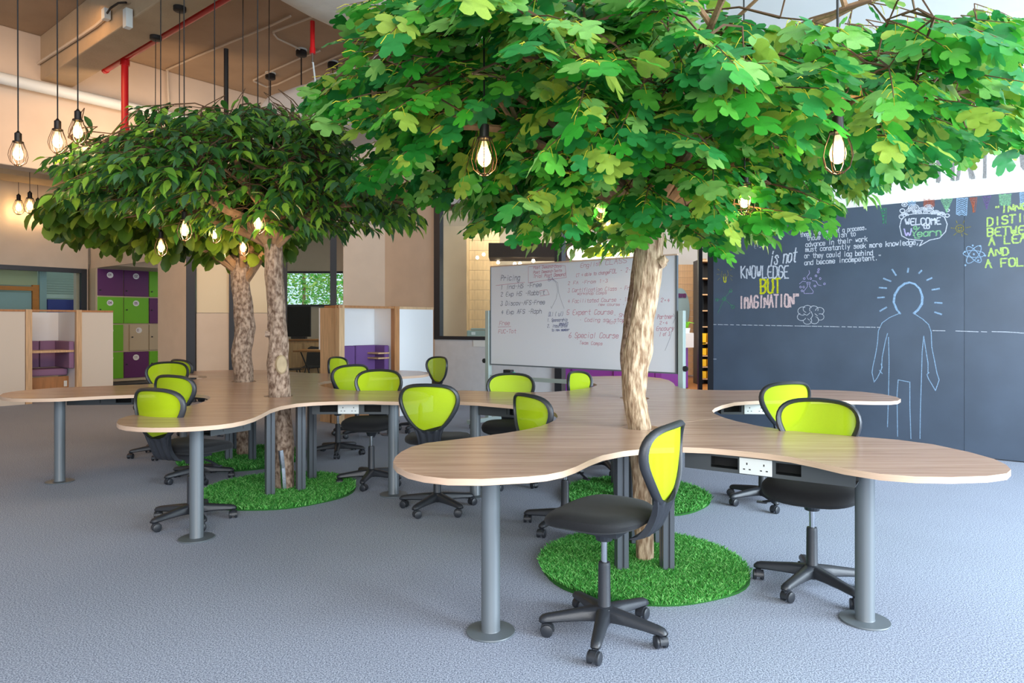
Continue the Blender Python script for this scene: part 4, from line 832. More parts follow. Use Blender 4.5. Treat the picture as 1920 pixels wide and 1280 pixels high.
# ================================================================ CHAIRS
def sset(n, w_, d, z0, z1, ex=.6, dome=.0):
    pass
def make_chair():
    P = {}
    # seat: superellipse rings with a soft dome
    mb = MB(); rings = []
    for z, s in ((.480, .80), (.484, .90), (.494, .975), (.512, 1.0), (.530, .98), (.545, .90), (.554, .72), (.558, .45), (.559, .12)):
        ring = []
        for j in range(36):
            t = 2*PI*j/36; c, sn = math.cos(t), math.sin(t); ex = .72
            x = math.copysign(abs(c)**ex, c)*.232*s*(1+.05*sn); y = math.copysign(abs(sn)**ex, sn)*.222*s
            dz_ = -.028*max(0, y/.22)**2.5+.012*max(0, -y/.22)**2-.010*(1-(x/.23)**2)*(z > .52)
            ring.append((x, y+.015, z+dz_))
        rings.append(ring)
    mb.loft(rings); P['seat'] = mb.mesh('seat', M['seat'])
    mb = MB(); mb.box((0, 0, .46), (.17, .19, .04)); mb.lathe([(.035, .40), (.045, .43)], 16); P['seat_mechanism'] = mb.mesh('seat_mechanism', M['plastic'], smooth=False)
    mb = MB(); mb.tube([(.06, 0, .44), (.17, -.01, .425), (.24, -.02, .405)], .007, 6); mb.box((.245, -.02, .402), (.05, .022, .008)); P['height_lever'] = mb.mesh('height_lever', M['plastic'])
    # back outline: right half, from bottom centre to top centre (x, z)
    prof = [(0, .606), (.055, .612), (.100, .645), (.145, .70), (.178, .76), (.195, .815), (.188, .862), (.160, .895), (.115, .912), (.06, .918), (0, .920)]
    def sm(p):
        o = [p[0]]
        for i in range(len(p)-1):
            o += [tuple(p[i][k]*.75+p[i+1][k]*.25 for k in (0, 1)), tuple(p[i][k]*.25+p[i+1][k]*.75 for k in (0, 1))]
        return o+[p[-1]]
    pr_ = sm(prof)
    def yb(x, z):
        k = (z-.47)/.45
        return -.225-.10*k-.03*math.sin(PI*min(1, max(0, k)))+1.55*x*x*min(1, .35+k*1.0)+.028*max(0, k-.75)*0
    loop = [(x, z) for x, z in pr_]+[(-x, z) for x, z in pr_[-2:0:-1]]
    n = len(loop); mb = MB(); rings = []
    for i, (x, z) in enumerate(loop):
        a, b = loop[i-1], loop[(i+1) % n]; tx, tz = b[0]-a[0], b[1]-a[1]; l = math.hypot(tx, tz); nx, nz = tz/l, -tx/l
        wd = .0115+.005*(1-abs(z-.77)/.17 if .6 < z < .94 else 0); ring = []
        for j in range(10):
            t = 2*PI*j/10; a_ = math.cos(t)*wd; b__ = math.sin(t)*.0175
            ring.append((x+nx*(a_+wd*.45), yb(x, z)+b__+(.006 if a_ > 0 else 0), z+nz*(a_+wd*.45)))
        rings.append(ring)
    rings.append(rings[0]); mb.loft(rings, caps=False); P['back_frame'] = mb.mesh('back_frame', M['plastic'])
    # lime mesh
    mb = MB(); rows = [(x, z) for x, z in pr_ if 0 <= z]; nx = 14
    vs = []; 
    for x, z in pr_:
        for i in range(nx+1):
            xx = -x+2*x*i/nx; vs.append((xx*1.0, yb(xx, z)+.004, z))
    mb.add(vs, [(r_*(nx+1)+i, r_*(nx+1)+i+1, (r_+1)*(nx+1)+i+1, (r_+1)*(nx+1)+i) for r_ in range(len(pr_)-1) for i in range(nx)]); P['mesh_panel'] = mb.mesh('mesh_panel', M['mesh'])
    # spine / bracket that curls under the seat, with ribs
    mb = MB(); rings = []
    for z, hw, y0, th in ((.655, .118, 0, .010), (.630, .106, 0, .016), (.600, .094, 0, .022), (.565, .082, 0, .026), (.530, .078, .002, .028), (.495, .080, .008, .03), (.466, .084, .03, .032), (.450, .086, .07, .030)):
        ring = []; m_ = 24
        for j in range(m_+1):
            x = -hw+2*hw*j/m_; rib = .006*math.cos(x/hw*PI*3.5) if abs(x) < hw*.85 else 0
            sc = 0 if z > .64 else 1
            ring.append((x, yb(x, max(z, .5))+y0-th*.5-rib*sc, z-(.0 if z < .6 else .06*(1-(x/hw)**2)*0)))
        for j in range(m_, -1, -1):
            x = -hw+2*hw*j/m_; ring.append((x, yb(x, max(z, .5))+y0+th*.5, z))
        rings.append(ring)
    # hollow upper edge: drop the centre so the panel shows
    for k, ring in enumerate(rings[:3]):
        hw = (.118, .106, .094)[k]
        for i, (x, y, z) in enumerate(ring):
            lim = (.045, .022, .006)[k]; zc = z-lim*max(0, 1-(abs(x)/hw)**2.5)*1.0
            ring[i] = (x, y, min(z, zc if k else zc))
    mb.loft(rings); P['back_bracket'] = mb.mesh('back_bracket', M['plastic'], ang=50)
    mb = MB(); mb.tube([(0, 0, .30), (0, 0, .445)], .0135, 16); P['gas_stem'] = mb.mesh('gas_stem', M['chrome'])
    mb = MB(); mb.lathe([(.012, .315), (.024, .312), (.026, .300), (.028, .10), (.030, .095)], 18); P['stem_sleeve'] = mb.mesh('stem_sleeve', M['plastic'])
    mb = MB(); mb.lathe([(.03, .125), (.042, .118), (.05, .085), (.046, .062), (.03, .06)], 20); P['base_hub'] = mb.mesh('base_hub', M['plastic'])
    mb = MB(); rings = []
    for x, hw, zt2, zb3 in ((.03, .032, .122, .062), (.10, .027, .114, .064), (.18, .024, .102, .062), (.25, .022, .092, .058), (.270, .021, .086, .056), (.283, .014, .074, .060)):
        rings.append([(x, -hw, zb3+.008), (x, -hw*.6, zb3), (x, hw*.6, zb3), (x, hw, zb3+.008), (x, hw*.95, zt2-.010), (x, hw*.5, zt2), (x, -hw*.5, zt2), (x, -hw*.95, zt2-.010)])
    mb.loft(rings); P['base_leg'] = mb.mesh('base_leg', M['plastic'], ang=50)
    mb = MB()
    for s in (-1, 1): mb.tube([(-.014, s*.008, .0265), (-.014, s*.013, .0265), (-.014, s*.024, .0265), (-.014, s*.0265, .0265)], [.018, .0262, .0262, .022], 18)
    cv = MB(); rings = []
    for s in (-.013, .013):
        rings.append([(-.014+.030*math.cos(a), s, .027+.030*math.sin(a)) for a in [R(-10+20*i) for i in range(11)]]+[(-.03, s, .03)])
    cv.loft(rings); mb.add(cv.v, cv.f); mb.tube([(0, 0, .045), (0, 0, .064)], .010, 10); P['caster'] = mb.mesh('caster', M['plastic'])
    return P
CP = make_chair()
def chair(label, x, y, face, star, dzz=0, seed=0, group='lime mesh swivel chairs at the desks'):
    rr = random.Random(seed+int(x*100)); f = R(face)-PI/2
    t = thing('swivel_chair', label, 'chair', (x, y, 0), f, group)
    for nm in ('seat', 'seat_mechanism', 'height_lever', 'back_frame', 'mesh_panel', 'back_bracket', 'gas_stem', 'stem_sleeve', 'base_hub'):
        o = bpy.data.objects.new(nm, CP[nm]); C.objects.link(o); o.parent = t
        if nm not in ('stem_sleeve', 'base_hub'): o.location.z = dzz
    for k in range(5):
        o = bpy.data.objects.new('base_leg', CP['base_leg']); C.objects.link(o); o.parent = t; o.rotation_euler = (0, 0, R(star+72*k)-f)
        c = bpy.data.objects.new('caster', CP['caster']); C.objects.link(c); c.parent = o; c.location = (.262, 0, 0); c.rotation_euler = (0, 0, rr.uniform(0, 2*PI))
    return t
chair('nearest lime mesh swivel chair, standing at the front turf mat and facing left', .40, 2.96, 147, -105, .008)
chair('lime swivel chair tucked behind the front right lobe of the right desk', 1.52, 3.46, -120, -140)
chair('lime swivel chair between the chalkboard and the right notch of the right desk', 1.87, 5.10, 106, -90)
chair('lime swivel chair seen from behind, between the two desks', -.54, 4.93, 84, 241)
chair('lime swivel chair seen edge-on in the left notch of the right desk', .35, 4.50, 33, 232, -.035)
chair('lime swivel chair in front of the whiteboard facing the camera', -.02, 5.70, -92, 250, -.03)
chair('small far lime swivel chair below the whiteboard, right of its eraser', .84, 6.2, -38, 205, -.04)
chair('lime swivel chair behind the front left lobe of the left desk, seat to its right', -2.17, 4.62, 70, 239)
chair('lime swivel chair with a thick curved frame in the left notch of the left desk', -2.69, 5.86, 72, 230, -.012)
chair('lime swivel chair facing the camera on the far side of the left desk', -3.56, 6.92, -76, 215)
chair('mostly hidden lime swivel chair whose top peeks out below the lockers', -3.80, 8.35, 60, 20, -.02)
chair('lime swivel chair with a round back just right of the left trunks', -1.78, 6.98, 132, 209)
chair('frontal lime swivel chair behind the right arm of the left desk', -1.18, 5.73, -92, 266)
chair('far lime swivel chair in front of the right booth opening', -1.85, 8.15, -20, 250)
chair('lime swivel chair turned left in front of the grey wall beside the right booth', -1.14, 8.5, 226, 240, -.02)
# ================================================================ TREES
def leafmat(name, c): 
    m = mat(name, rgb(*c), .42, spec=.42, trans=.34, noise=.10, nscale=30); return m
LM_G = [leafmat('ginkgo_leaf', c) for c in ((56, 152, 46), (92, 176, 60), (48, 136, 66), (132, 190, 96), (36, 116, 42), (154, 184, 72))]
LM_F = [leafmat('ficus_leaf', c) for c in ((62, 112, 46), (90, 150, 54), (46, 92, 46), (150, 192, 64), (84, 128, 86), (116, 168, 60))]
LM_O = [leafmat('olive_leaf', c) for c in ((92, 124, 36), (74, 108, 30), (116, 140, 44), (60, 94, 32), (128, 150, 52))]
LM_L = [leafmat('pale_leaf', c) for c in ((140, 186, 84), (112, 170, 68), (166, 200, 122), (88, 150, 56), (176, 198, 96))]
def leafgeo(kind):
    if kind == 'ginkgo':
        half = [(0, 0), (.04, .15), (.06, .38), (.22, .56), (.42, .60), (.54, .50), (.50, .30), (.62, .36), (.82, .44), (1.0, .32), (1.02, .16), (.90, .06), (.72, 0)]
    elif kind == 'round':
        half = [(0, 0), (.15, .16), (.40, .30), (.68, .32), (.90, .20), (1, 0)]
    else:
        half = [(0, 0), (.14, .12), (.34, .21), (.58, .19), (.82, .09), (1.04, 0)]
    def z(x, y): return (-.28*x*x+.30*abs(y)) if kind != 'ginkgo' else (-.20*x*x-.30*y*y+.22*abs(y)+.04*math.sin(9*y))
    mid = [(x, 0) for x in ((0, .3, .6, half[-1][0]))]
    up_ = [(x, y, z(x, y)) for x, y in half]; dn = [(x, -y, z(x, y)) for x, y in half[1:-1]]
    c1, c2 = ((.30, 0, z(.3, 0)-.02), (.58, 0, z(.58, 0)-.01)) if kind == 'ginkgo' else ((.36, 0, z(.36, 0)-.01), (.7, 0, z(.7, 0)-.01))
    V = up_+dn+[c1, c2]; n = len(half); ic1, ic2 = len(V)-2, len(V)-1; Fs = []
    def ctr(i): return ic1 if (half[i][0]+half[i+1][0])/2 < .55 else ic2
    for i in range(n-1):
        a, b = i, i+1; Fs.append((a, b, ctr(i)))
        if i and ctr(i) != ctr(i-1): Fs.append((a, ic2, ic1))
    lo = [0]+[n+i for i in range(n-2)]+[n-1]
    for i in range(n-1):
        a, b = lo[i], lo[i+1]; Fs.append((b, a, ctr(i)))
        if i and ctr(i) != ctr(i-1): Fs.append((a, ic1, ic2))
    return np.array(V), np.array(Fs)
def inpoly(x, y, P):
    c = False; j = len(P)-1
    for i in range(len(P)):
        xi, yi = P[i]; xj, yj = P[j]
        if (yi > y) != (yj > y) and x < (xj-xi)*(y-yi)/(yj-yi)+xi: c = not c
        j = i
    return c
def proj(p):
    if p[1] < .3: return (-9999, -9999)
    return (960+p[0]/p[1]*F, HY-(p[2]-HC)/p[1]*F)
def tree(name, label, base, trunk, tr_r, bark, fork_dirs, kind, mats, size, ntw, nleaf, vol, sil, seed, droop, twl=.34, petiole=None, upb=.25, skip=None):
    """trunk: list of (x,y,z); vol(rng)->point or None; sil: outline the crown keeps inside when seen from the desk side"""
    rg = random.Random(seed); t = thing(name, label, 'tree', (base[0], base[1], 0))
    # trunk
    mb = MB(); pts = []; rr = []
    n = len(trunk)
    for i in range(n-1):
        for k in range(6):
            f = k/6; pts.append([trunk[i][j]*(1-f)+trunk[i+1][j]*f for j in range(3)]); rr.append(tr_r[i]*(1-f)+tr_r[i+1]*f)
    pts.append(list(trunk[-1])); rr.append(tr_r[-1])
    rings = []; m_ = 26
    for i, (p, r) in enumerate(zip(pts, rr)):
        ring = []
        for j in range(m_):
            a = 2*PI*j/m_
            d = 1+.06*math.sin(3*a+p[2]*5+seed)+.045*math.sin(7*a-p[2]*9)+.035*math.sin(13*a+p[2]*23)+.04*math.sin(p[2]*17+a)
            ring.append((p[0]+r*d*math.cos(a), p[1]+r*d*math.sin(a), p[2]))
        rings.append(ring)
    mb.loft(rings); kid(mb.build('trunk', bark), t)
    top = Vector(trunk[-1]); nodes = []
    # main branches
    for bi, (tx, ty, tz, r0, z0) in enumerate(fork_dirs):
        tgt = Vector((tx, ty, tz)); st = Vector((trunk[-1][0], trunk[-1][1], z0)); path = []
        bend = Vector((rg.uniform(-.1, .1), rg.uniform(-.1, .1), upb+rg.uniform(-.05, .08)))
        k = 12
        for i in range(k+1):
            f = i/k; p = st.lerp(tgt, f)+bend*math.sin(PI*f)*(.7 if f < .5 else .7)+Vector((math.sin(f*9+bi), math.cos(f*7+bi*2), math.sin(f*11+bi)))*.018*min(1, f*4)
            path.append(p)
        mb = MB(); mb.tube(path, [r0*(1-.78*(i/k)) for i in range(k+1)], 8); kid(mb.build('branch', M['branch']), t)
        nodes += [(p, r0*(1-.8*i/k)) for i, p in enumerate(path) if i > 2]
        for s_ in range(3):
            i0 = rg.randint(4, 10); p0 = path[i0]; d = (tgt-st).normalized()
            q = p0+Vector((d.x*.4+rg.uniform(-.45, .45), d.y*.4+rg.uniform(-.45, .45), rg.uniform(-.05, .4)))
            mb2 = MB(); mid_ = p0.lerp(q, .5)+Vector((0, 0, .06)); mb2.tube([p0, mid_, q], [r0*.35, r0*.24, r0*.1], 6); kid(mb2.build('branch', M['branch']), t)
            nodes += [(mid_, .01), (q, .006)]
    LV, LF = leafgeo(kind)
    NP = np.array([tuple(p) for p, _ in nodes]+[(99, 99, 99)]*(ntw+2)); nn = len(nodes); tw = MB(); st_ = MB(); leaves = []
    c = 0; tries = 0
    while c < ntw and tries < ntw*40:
        tries += 1
        tip = vol(rg)
        if tip is None: continue
        x, y = proj(tip)
        if sil and not inpoly(x, y, sil): continue
        if skip and skip(tip, x, y): continue
        tip = Vector(tip); k = int(np.argmin(((NP-np.array(tuple(tip)))**2).sum(1))); nd = Vector(NP[k])
        out = Vector((tip.x-top.x, tip.y-top.y, 0)); rho = out.length
        out = out.normalized() if rho > .05 else Vector((rg.uniform(-1, 1), rg.uniform(-1, 1), 0)).normalized()
        d = (out*.8+(tip-nd).normalized()*.5+Vector((rg.uniform(-.5, .5), rg.uniform(-.5, .5), rg.uniform(-.35, .25)-droop*.3))).normalized()
        b0 = tip-d*twl
        if (b0-nd).length > .02: 
            NP[nn] = tuple(b0); nn += 1; m2 = nd.lerp(b0, .5)+Vector((0, 0, .03)); tw.tube([nd, m2, b0], [.006, .0045, .0035], 4, caps=False)
        end = tip+Vector((0, 0, -.04*droop)); tw.tube([b0, b0.lerp(end, .5)+Vector((0, 0, .012)), end], [.0035, .0028, .0014], 4, caps=False)
        for j in range(nleaf):
            f = (j+.6)/nleaf; p = b0.lerp(end, f)
            side = d.cross(Vector((0, 0, 1))).normalized()*(1 if j % 2 else -1)
            ld = (d*rg.uniform(.3, .8)+side*rg.uniform(.3, 1.0)+Vector((rg.uniform(-.25, .25), rg.uniform(-.25, .25), -droop*rg.uniform(.2, 1.0)))).normalized()
            if j == nleaf-1: ld = (d+Vector((0, 0, -droop*.4))).normalized()
            nrm = (Vector((0, 0, 1))+Vector((rg.uniform(-.6, .6), rg.uniform(-.9, .4), rg.uniform(-.2, .3)))*.9); nrm = (nrm-ld*nrm.dot(ld)).normalized()
            s = size*rg.uniform(.72, 1.15); pl_ = size*.38 if petiole else .012
            q = p+ld*pl_+Vector((0, 0, -.0))
            if petiole: st_.tube([p, p+ld*pl_*.5+Vector((0, 0, .008)), q+ld*s*.2], [.0022, .0018, .0012], 3, caps=False)
            x, y = proj(q+ld*s*.8)
            if sil and not inpoly(x, y, sil) and rg.random() < .75: continue
            yv = nrm.cross(ld)
            mx = Matrix(((ld.x, yv.x, nrm.x), (ld.y, yv.y, nrm.y), (ld.z, yv.z, nrm.z)))
            leaves.append((q, mx, s, rg.randrange(len(mats)), x, y, q.y))
        c += 1
    def vis(l):
        return (0 < l[4] < 1920 and 0 < l[5] < 1280)
    order = sorted(range(len(leaves)), key=lambda i: ((0 if vis(leaves[i]) else 1), leaves[i][6]/leaves[i][2]))
    single = order[:300]; rest_ = order[300:]
    mes = []
    for m in mats:
        me = bpy.data.meshes.new('leaf'); me.from_pydata([tuple(v) for v in LV], [], [tuple(int(k) for k in f) for f in LF]); me.materials.append(m); me.shade_smooth(); mes.append(me)
    bl = Matrix.Translation(-Vector(t.location))
    for i in single:
        q, mx, s, mi, *_ = leaves[i]; o = bpy.data.objects.new('leaf', mes[mi]); C.objects.link(o); o.parent = t
        o.matrix_local = bl @ Matrix.Translation(q) @ mx.to_4x4() @ Matrix.Scale(s, 4)
    nl = len(rest_); MX = np.array([np.array(leaves[i][1]) for i in rest_]); SC = np.array([leaves[i][2] for i in rest_]); Q = np.array([tuple(leaves[i][0]) for i in rest_])
    V = np.einsum('nij,vj->nvi', MX, LV)*SC[:, None, None]+Q[:, None, :]; nv = len(LV); nf = len(LF)
    idx = (LF[None]+np.arange(nl)[:, None, None]*nv).reshape(-1).astype(np.int32)
    me = bpy.data.meshes.new('foliage'); me.vertices.add(nl*nv); me.vertices.foreach_set('co', V.reshape(-1)); me.loops.add(len(idx)); me.loops.foreach_set('vertex_index', idx)
    me.polygons.add(nl*nf); me.polygons.foreach_set('loop_start', (np.arange(nl*nf)*3).astype(np.int32))
    for m in mats: me.materials.append(m)
    me.polygons.foreach_set('material_index', np.repeat(np.array([leaves[i][3] for i in rest_]), nf).astype(np.int32)); me.update(); me.validate(); me.shade_smooth()
    o = bpy.data.objects.new('foliage', me); C.objects.link(o); kid(o, t); o['kind'] = 'stuff'
    o = kid(tw.build('twigs', M['twig']), t); o['kind'] = 'stuff'
    if petiole: o = kid(st_.build('leaf_stalks', M['stem']), t); o['kind'] = 'stuff'
    print(name, 'twigs', c, 'leaves', len(leaves)); return t
def domevol(c, rx, ry, zlo, zhi, shell=.0):
    def f(rg):
        u, v = rg.uniform(-1, 1), rg.uniform(-1, 1); r2 = u*u+v*v
        if r2 > 1: return None
        r = math.sqrt(r2)
        a, b = zlo(r), zhi(r)
        z = a+(b-a)*rg.random()
        return (c[0]+u*rx, c[1]+v*ry, z)
    return f
silG = [(556, 176), (575, 150), (612, 138), (650, 128), (700, 108), (735, 92), (690, 82), (640, 92), (632, 70), (650, 40), (618, 14), (640, -30), (760, -60), (1300, -80), (1600, -60), (1560, 8), (1500, 14), (1545, 40), (1600, 36), (1660, 72), (1720, 44), (1790, 26), (1860, 26), (1960, 22), (1960, 300), (1925, 292), (1890, 268), (1850, 282), (1830, 305), (1800, 338), (1760, 340), (1730, 352), (1690, 350), (1640, 362), (1600, 385), (1565, 430),
        (1530, 470), (1490, 520), (1440, 512), (1360, 506), (1330, 480), (1290, 466), (1240, 440), (1190, 470), (1150, 486), (1110, 478), (1060, 486), (1010, 490), (960, 480), (925, 470), (880, 452), (835, 440), (800, 414), (760, 378), (700, 376), (640, 368), (632, 340), (660, 310), (650, 285), (700, 250), (640, 228), (600, 214), (560, 204)]
def vzG(r): return 1.66+.34*r*r
T1z = lambda r: 1.72+.62*r**1.6
trunk1 = [(.745, 3.83, 0.0), (.735, 3.84, .35), (.73, 3.90, .75), (.70, 3.92, .93), (.705, 3.92, 1.08), (.715, 3.92, 1.18), (.745, 3.92, 1.34), (.77, 3.92, 1.50), (.79, 3.92, 1.72), (.80, 3.92, 1.86)]
r1 = [.047, .052, .064, .066, .072, .082, .066, .068, .078, .074]
zt_fork = 1.84
br1 = [(.1, 3.6, 2.35, .05, 1.86), (-.55, 3.4, 2.35, .045, 1.9), (-1.0, 3.6, 2.55, .05, 1.95), (.2, 4.6, 2.5, .045, 1.9), (1.0, 3.2, 2.55, .045, 1.95), (1.8, 3.5, 2.5, .05, 1.92), (2.5, 3.6, 2.6, .05, 1.93), (1.7, 4.7, 2.6, .045, 1.9), (.8, 3.9, 3.1, .05, 1.95), (.9, 2.6, 2.7, .04, 1.98), (-.2, 2.8, 2.6, .04, 1.98), (1.6, 2.8, 2.7, .04, 1.98)]
tree('lobed_leaf_tree', 'nearest right tree with big bright green lobed leaves over a pale trunk', T1, trunk1, r1, M['bark'], br1, 'ginkgo', LM_G, .108, 900, 10,
     domevol((.74, 3.7), 2.35, 1.75, T1z, lambda r: 3.35-.25*r), silG, 21, .55, .36, petiole=True, skip=lambda p, x, y: (880 < x < 940 and 250 < y < 335 and p[1] < 3.4) or (1535 < x < 1610 and 255 < y < 320 and p[1] < 3.1) or (1330 < x < 1620 and y < 45) or (x > 1640 and y > 60 and hash((round(x), round(y))) % 10 < 4))
sil2 = [(820, 430), (800, 200), (1500, 160), (1640, 330), (1668, 352), (1662, 384), (1636, 412), (1612, 418), (1580, 432), (1545, 428), (1500, 470), (1400, 470), (1300, 468), (1150, 478), (1000, 482), (900, 460), (850, 452)]
trunk2 = [(.97, 5.34, 0), (.96, 5.38, .4), (.97, 5.40, .75), (.93, 5.42, 1.1), (1.0, 5.42, 1.6), (1.05, 5.42, 2.0)]
tree('pale_leaf_tree', 'rear right tree with pale green pointed leaves, half hidden by the lobed tree', T2, trunk2, [.06, .065, .07, .07, .075, .07], M['bark2'],
     [(-.2, 5.2, 2.4, .04, 2.0), (.4, 4.7, 2.3, .04, 2.0), (1.4, 4.7, 2.35, .04, 2.0), (2.1, 5.0, 2.5, .045, 2.0), (2.6, 5.4, 2.5, .04, 2.0), (1.1, 6.2, 2.6, .04, 2.0), (.2, 6.0, 2.6, .04, 2.0), (1.1, 5.3, 2.9, .04, 2.0)],
     'ficus', LM_L, .105, 420, 9, domevol((1.0, 5.3), 1.95, 1.5, lambda r: 1.86+.45*r*r, lambda r: 2.95-.3*r), sil2, 31, .8, .34)
sil3 = [(62, 292), (92, 282), (150, 268), (164, 226), (182, 240), (196, 262), (232, 250), (258, 222), (216, 190), (250, 184), (290, 186), (340, 200), (356, 188), (392, 196), (420, 218), (450, 196), (440, 184), (470, 188), (520, 204), (560, 212), (600, 200), (640, 206), (660, 250), (680, 320), (720, 360), (812, 392), (812, 412), (796, 440), (750, 452), (712, 462), (690, 478), (668, 500), (640, 492), (615, 480), (600, 452), (560, 470), (520, 470),
        (470, 480), (400, 440), (300, 430), (200, 400), (118, 408), (100, 380), (90, 350), (120, 330), (66, 318)]
trunk3 = [(-1.83, 5.48, 0), (-1.83, 5.48, .35), (-1.90, 5.56, .75), (-1.905, 5.56, 1.0), (-1.90, 5.56, 1.2), (-1.915, 5.56, 1.45), (-1.935, 5.56, 1.7), (-1.95, 5.56, 1.98)]
tree('ficus_tree', 'left front tree with dark glossy oval leaves and a mottled grey trunk', T3, trunk3, [.078, .078, .082, .085, .072, .07, .068, .072], M['bark2'],
     [(-2.5, 5.0, 2.25, .05, 1.97), (-3.3, 5.4, 2.6, .045, 1.97), (-3.6, 5.8, 2.4, .045, 1.97), (-1.3, 4.9, 2.3, .045, 1.97), (-.7, 5.4, 2.25, .045, 1.95), (-.9, 6.1, 2.5, .04, 1.97), (-1.9, 4.5, 2.5, .04, 1.99), (-2.0, 5.6, 3.0, .05, 1.99), (-2.8, 6.2, 2.8, .04, 1.99), (-1.5, 6.3, 2.7, .04, 1.97)],
     'ficus', LM_F, .11, 820, 11, domevol((-2.15, 5.4), 1.95, 1.35, lambda r: 2.02+.22*r*r, lambda r: 3.12-.5*r*r), sil3, 41, .45, .36)
sil4 = [(50, 392), (70, 372), (110, 350), (150, 380), (300, 300), (500, 300), (600, 440), (560, 480), (520, 520), (470, 520), (440, 510), (420, 512), (380, 522), (350, 518), (300, 505), (262, 500), (210, 490), (196, 470), (170, 458), (110, 440), (80, 412), (60, 408)]
trunk4 = [(-2.68, 6.85, 0), (-2.69, 6.9, .4), (-2.72, 6.93, .75), (-2.75, 6.93, 1.05), (-2.71, 6.93, 1.3), (-2.74, 6.93, 1.6), (-2.76, 6.93, 1.85), (-2.74, 6.93, 2.0)]
tree('broad_leaf_tree', 'left rear tree with olive broad rounded leaves and an upper lamp against its trunk', T4, trunk4, [.08, .085, .09, .095, .095, .09, .085, .075], M['bark2'],
     [(-3.5, 6.4, 2.35, .045, 1.85), (-4.1, 6.7, 2.35, .045, 1.82), (-2.5, 6.3, 2.3, .04, 1.85), (-2.0, 6.6, 2.35, .045, 1.72), (-2.2, 7.4, 2.5, .04, 1.9), (-3.2, 7.5, 2.5, .04, 1.95), (-2.8, 6.9, 2.8, .04, 1.98), (-4.4, 7.2, 2.5, .04, 1.95)],
     'round', LM_O, .17, 300, 8, domevol((-3.1, 6.8), 1.9, 1.3, lambda r: 2.0+.30*r*r, lambda r: 2.75-.3*r), sil4, 51, .9, .36)
# knots, cut stub and strap
def oncur(parent, name, c, r, nrm, m, h=.012):
    mb = MB(); mb.lathe([(r*1.12, -h), (r*1.06, 0), (r*.86, h*.5), (.001, h*.35)], 20); o = mb.build(name, m); o.location = c
    o.rotation_euler = Vector(nrm).to_track_quat('Z', 'Y').to_euler(); return kid(o, parent)
t3 = bpy.data.objects['ficus_tree']; t1 = bpy.data.objects['lobed_leaf_tree']
s_ = oncur(t3, 'cut_branch_stub', (-1.852, 5.484, 1.01), .042, (.45, -.9, .05), mat('cut_wood', rgb(176, 156, 124), .8, noise=.1, nscale=20), .02); s_.scale = (1, 1.7, 1)
oncur(t3, 'knot', (-1.985, 5.53, 1.26), .03, (-.95, -.3, 0), M['bark2'], .03)
mb = MB(); mb.tube([(-1.80, 5.385, .04), (-1.812, 5.392, .20), (-1.826, 5.388, .34)], .02, 4); o = mb.build('metal_strap', M['chrome'], smooth=False); kid(o, t3); o.scale = (1, 1, 1)
mb = MB(); mb.tube([(.835, 3.855, 1.68), (.865, 3.845, 1.70), (.875, 3.84, 1.69)], [.035, .03, .012], 10); kid(mb.build('knot', M['bark']), t1)
# garden beyond the meeting room window
def bush(x, y, z, r, seed):
    rg = random.Random(seed); t = thing('garden_tree', ['low garden tree at the left of the meeting room window', 'wide garden tree in the middle of the meeting room window', 'tall garden tree at the right of the meeting room window', 'highest garden tree crown behind the others outside'][seed], 'tree', (x, y, 0), 0, 'garden trees outside the meeting room')
    mb = MB(); mb.tube([(0, 0, 0), (.05, 0, z)], [.09, .05], 8); mb.build('trunk', M['branch'], t); mb = MB(); mb.v = []
    lv, lf = leafgeo('ficus'); mm = []
    for i in range(2600):
        d = Vector((rg.gauss(0, 1), rg.gauss(0, 1), rg.gauss(0, 1))).normalized()*r*rg.random()**.4; s = rg.uniform(.10, .18); e = Matrix.Rotation(rg.uniform(0, 6.3), 3, 'Z')@Matrix.Rotation(rg.uniform(-1.2, 1.2), 3, 'X')@Matrix.Rotation(rg.uniform(-1, 1), 3, 'Y')
        mb.add([tuple(e@Vector(v)*s+d+Vector((0, 0, z))) for v in lv[:]], [tuple(int(k) for k in f) for f in lf], rg.randrange(4))
    o = mb.build('foliage', [LM_G[3], LM_L[0], LM_L[4], LM_G[0]], t); o['kind'] = 'stuff'
for i, (x, y, z, r) in enumerate(((-7.2, 23.5, 3.2, 1.7), (-5.6, 24.0, 2.6, 1.8), (-4.4, 23.2, 4.0, 1.6), (-6.4, 24.5, 5.0, 1.9))): bush(x, y, z, r, i)
# ================================================================ PENDANT LAMPS
b_ = MB(); b_.lathe([(.010, .062), (.014, .05), (.018, .034), (.029, .005), (.031, -.012), (.026, -.032), (.012, -.045), (.001, -.048)], 20); MBULB = b_.mesh('bulb', M['bulb'])
b_ = MB()
for k in range(6):
    a = 2*PI*k/6; b_.tube([(.006*math.cos(a), .006*math.sin(a), .035), (.015*math.cos(a), .015*math.sin(a), .0), (.010*math.cos(a), .010*math.sin(a), -.02)], .0022, 4)
MFIL = b_.mesh('filament', M['fil'])
b_ = MB()
for k in range(8):
    a = 2*PI*k/8; b_.tube([(r*math.cos(a), r*math.sin(a), z) for r, z in ((.030, .075), (.036, .055), (.050, .015), (.056, -.02), (.046, -.06), (.022, -.082), (.004, -.088))], .0021, 5)
for r, z in ((.031, .075), (.022, -.082)): b_.tube([(r*math.cos(2*PI*j/20), r*math.sin(2*PI*j/20), z) for j in range(21)], .0024, 5, caps=False)
MCAGE = b_.mesh('wire_cage', M['cage'])
b_ = MB(); b_.lathe([(.006, .150), (.010, .142), (.021, .132), (.021, .080), (.032, .078), (.032, .070), (.018, .068)], 18); MHOLD = b_.mesh('lamp_holder', M['socketb'])
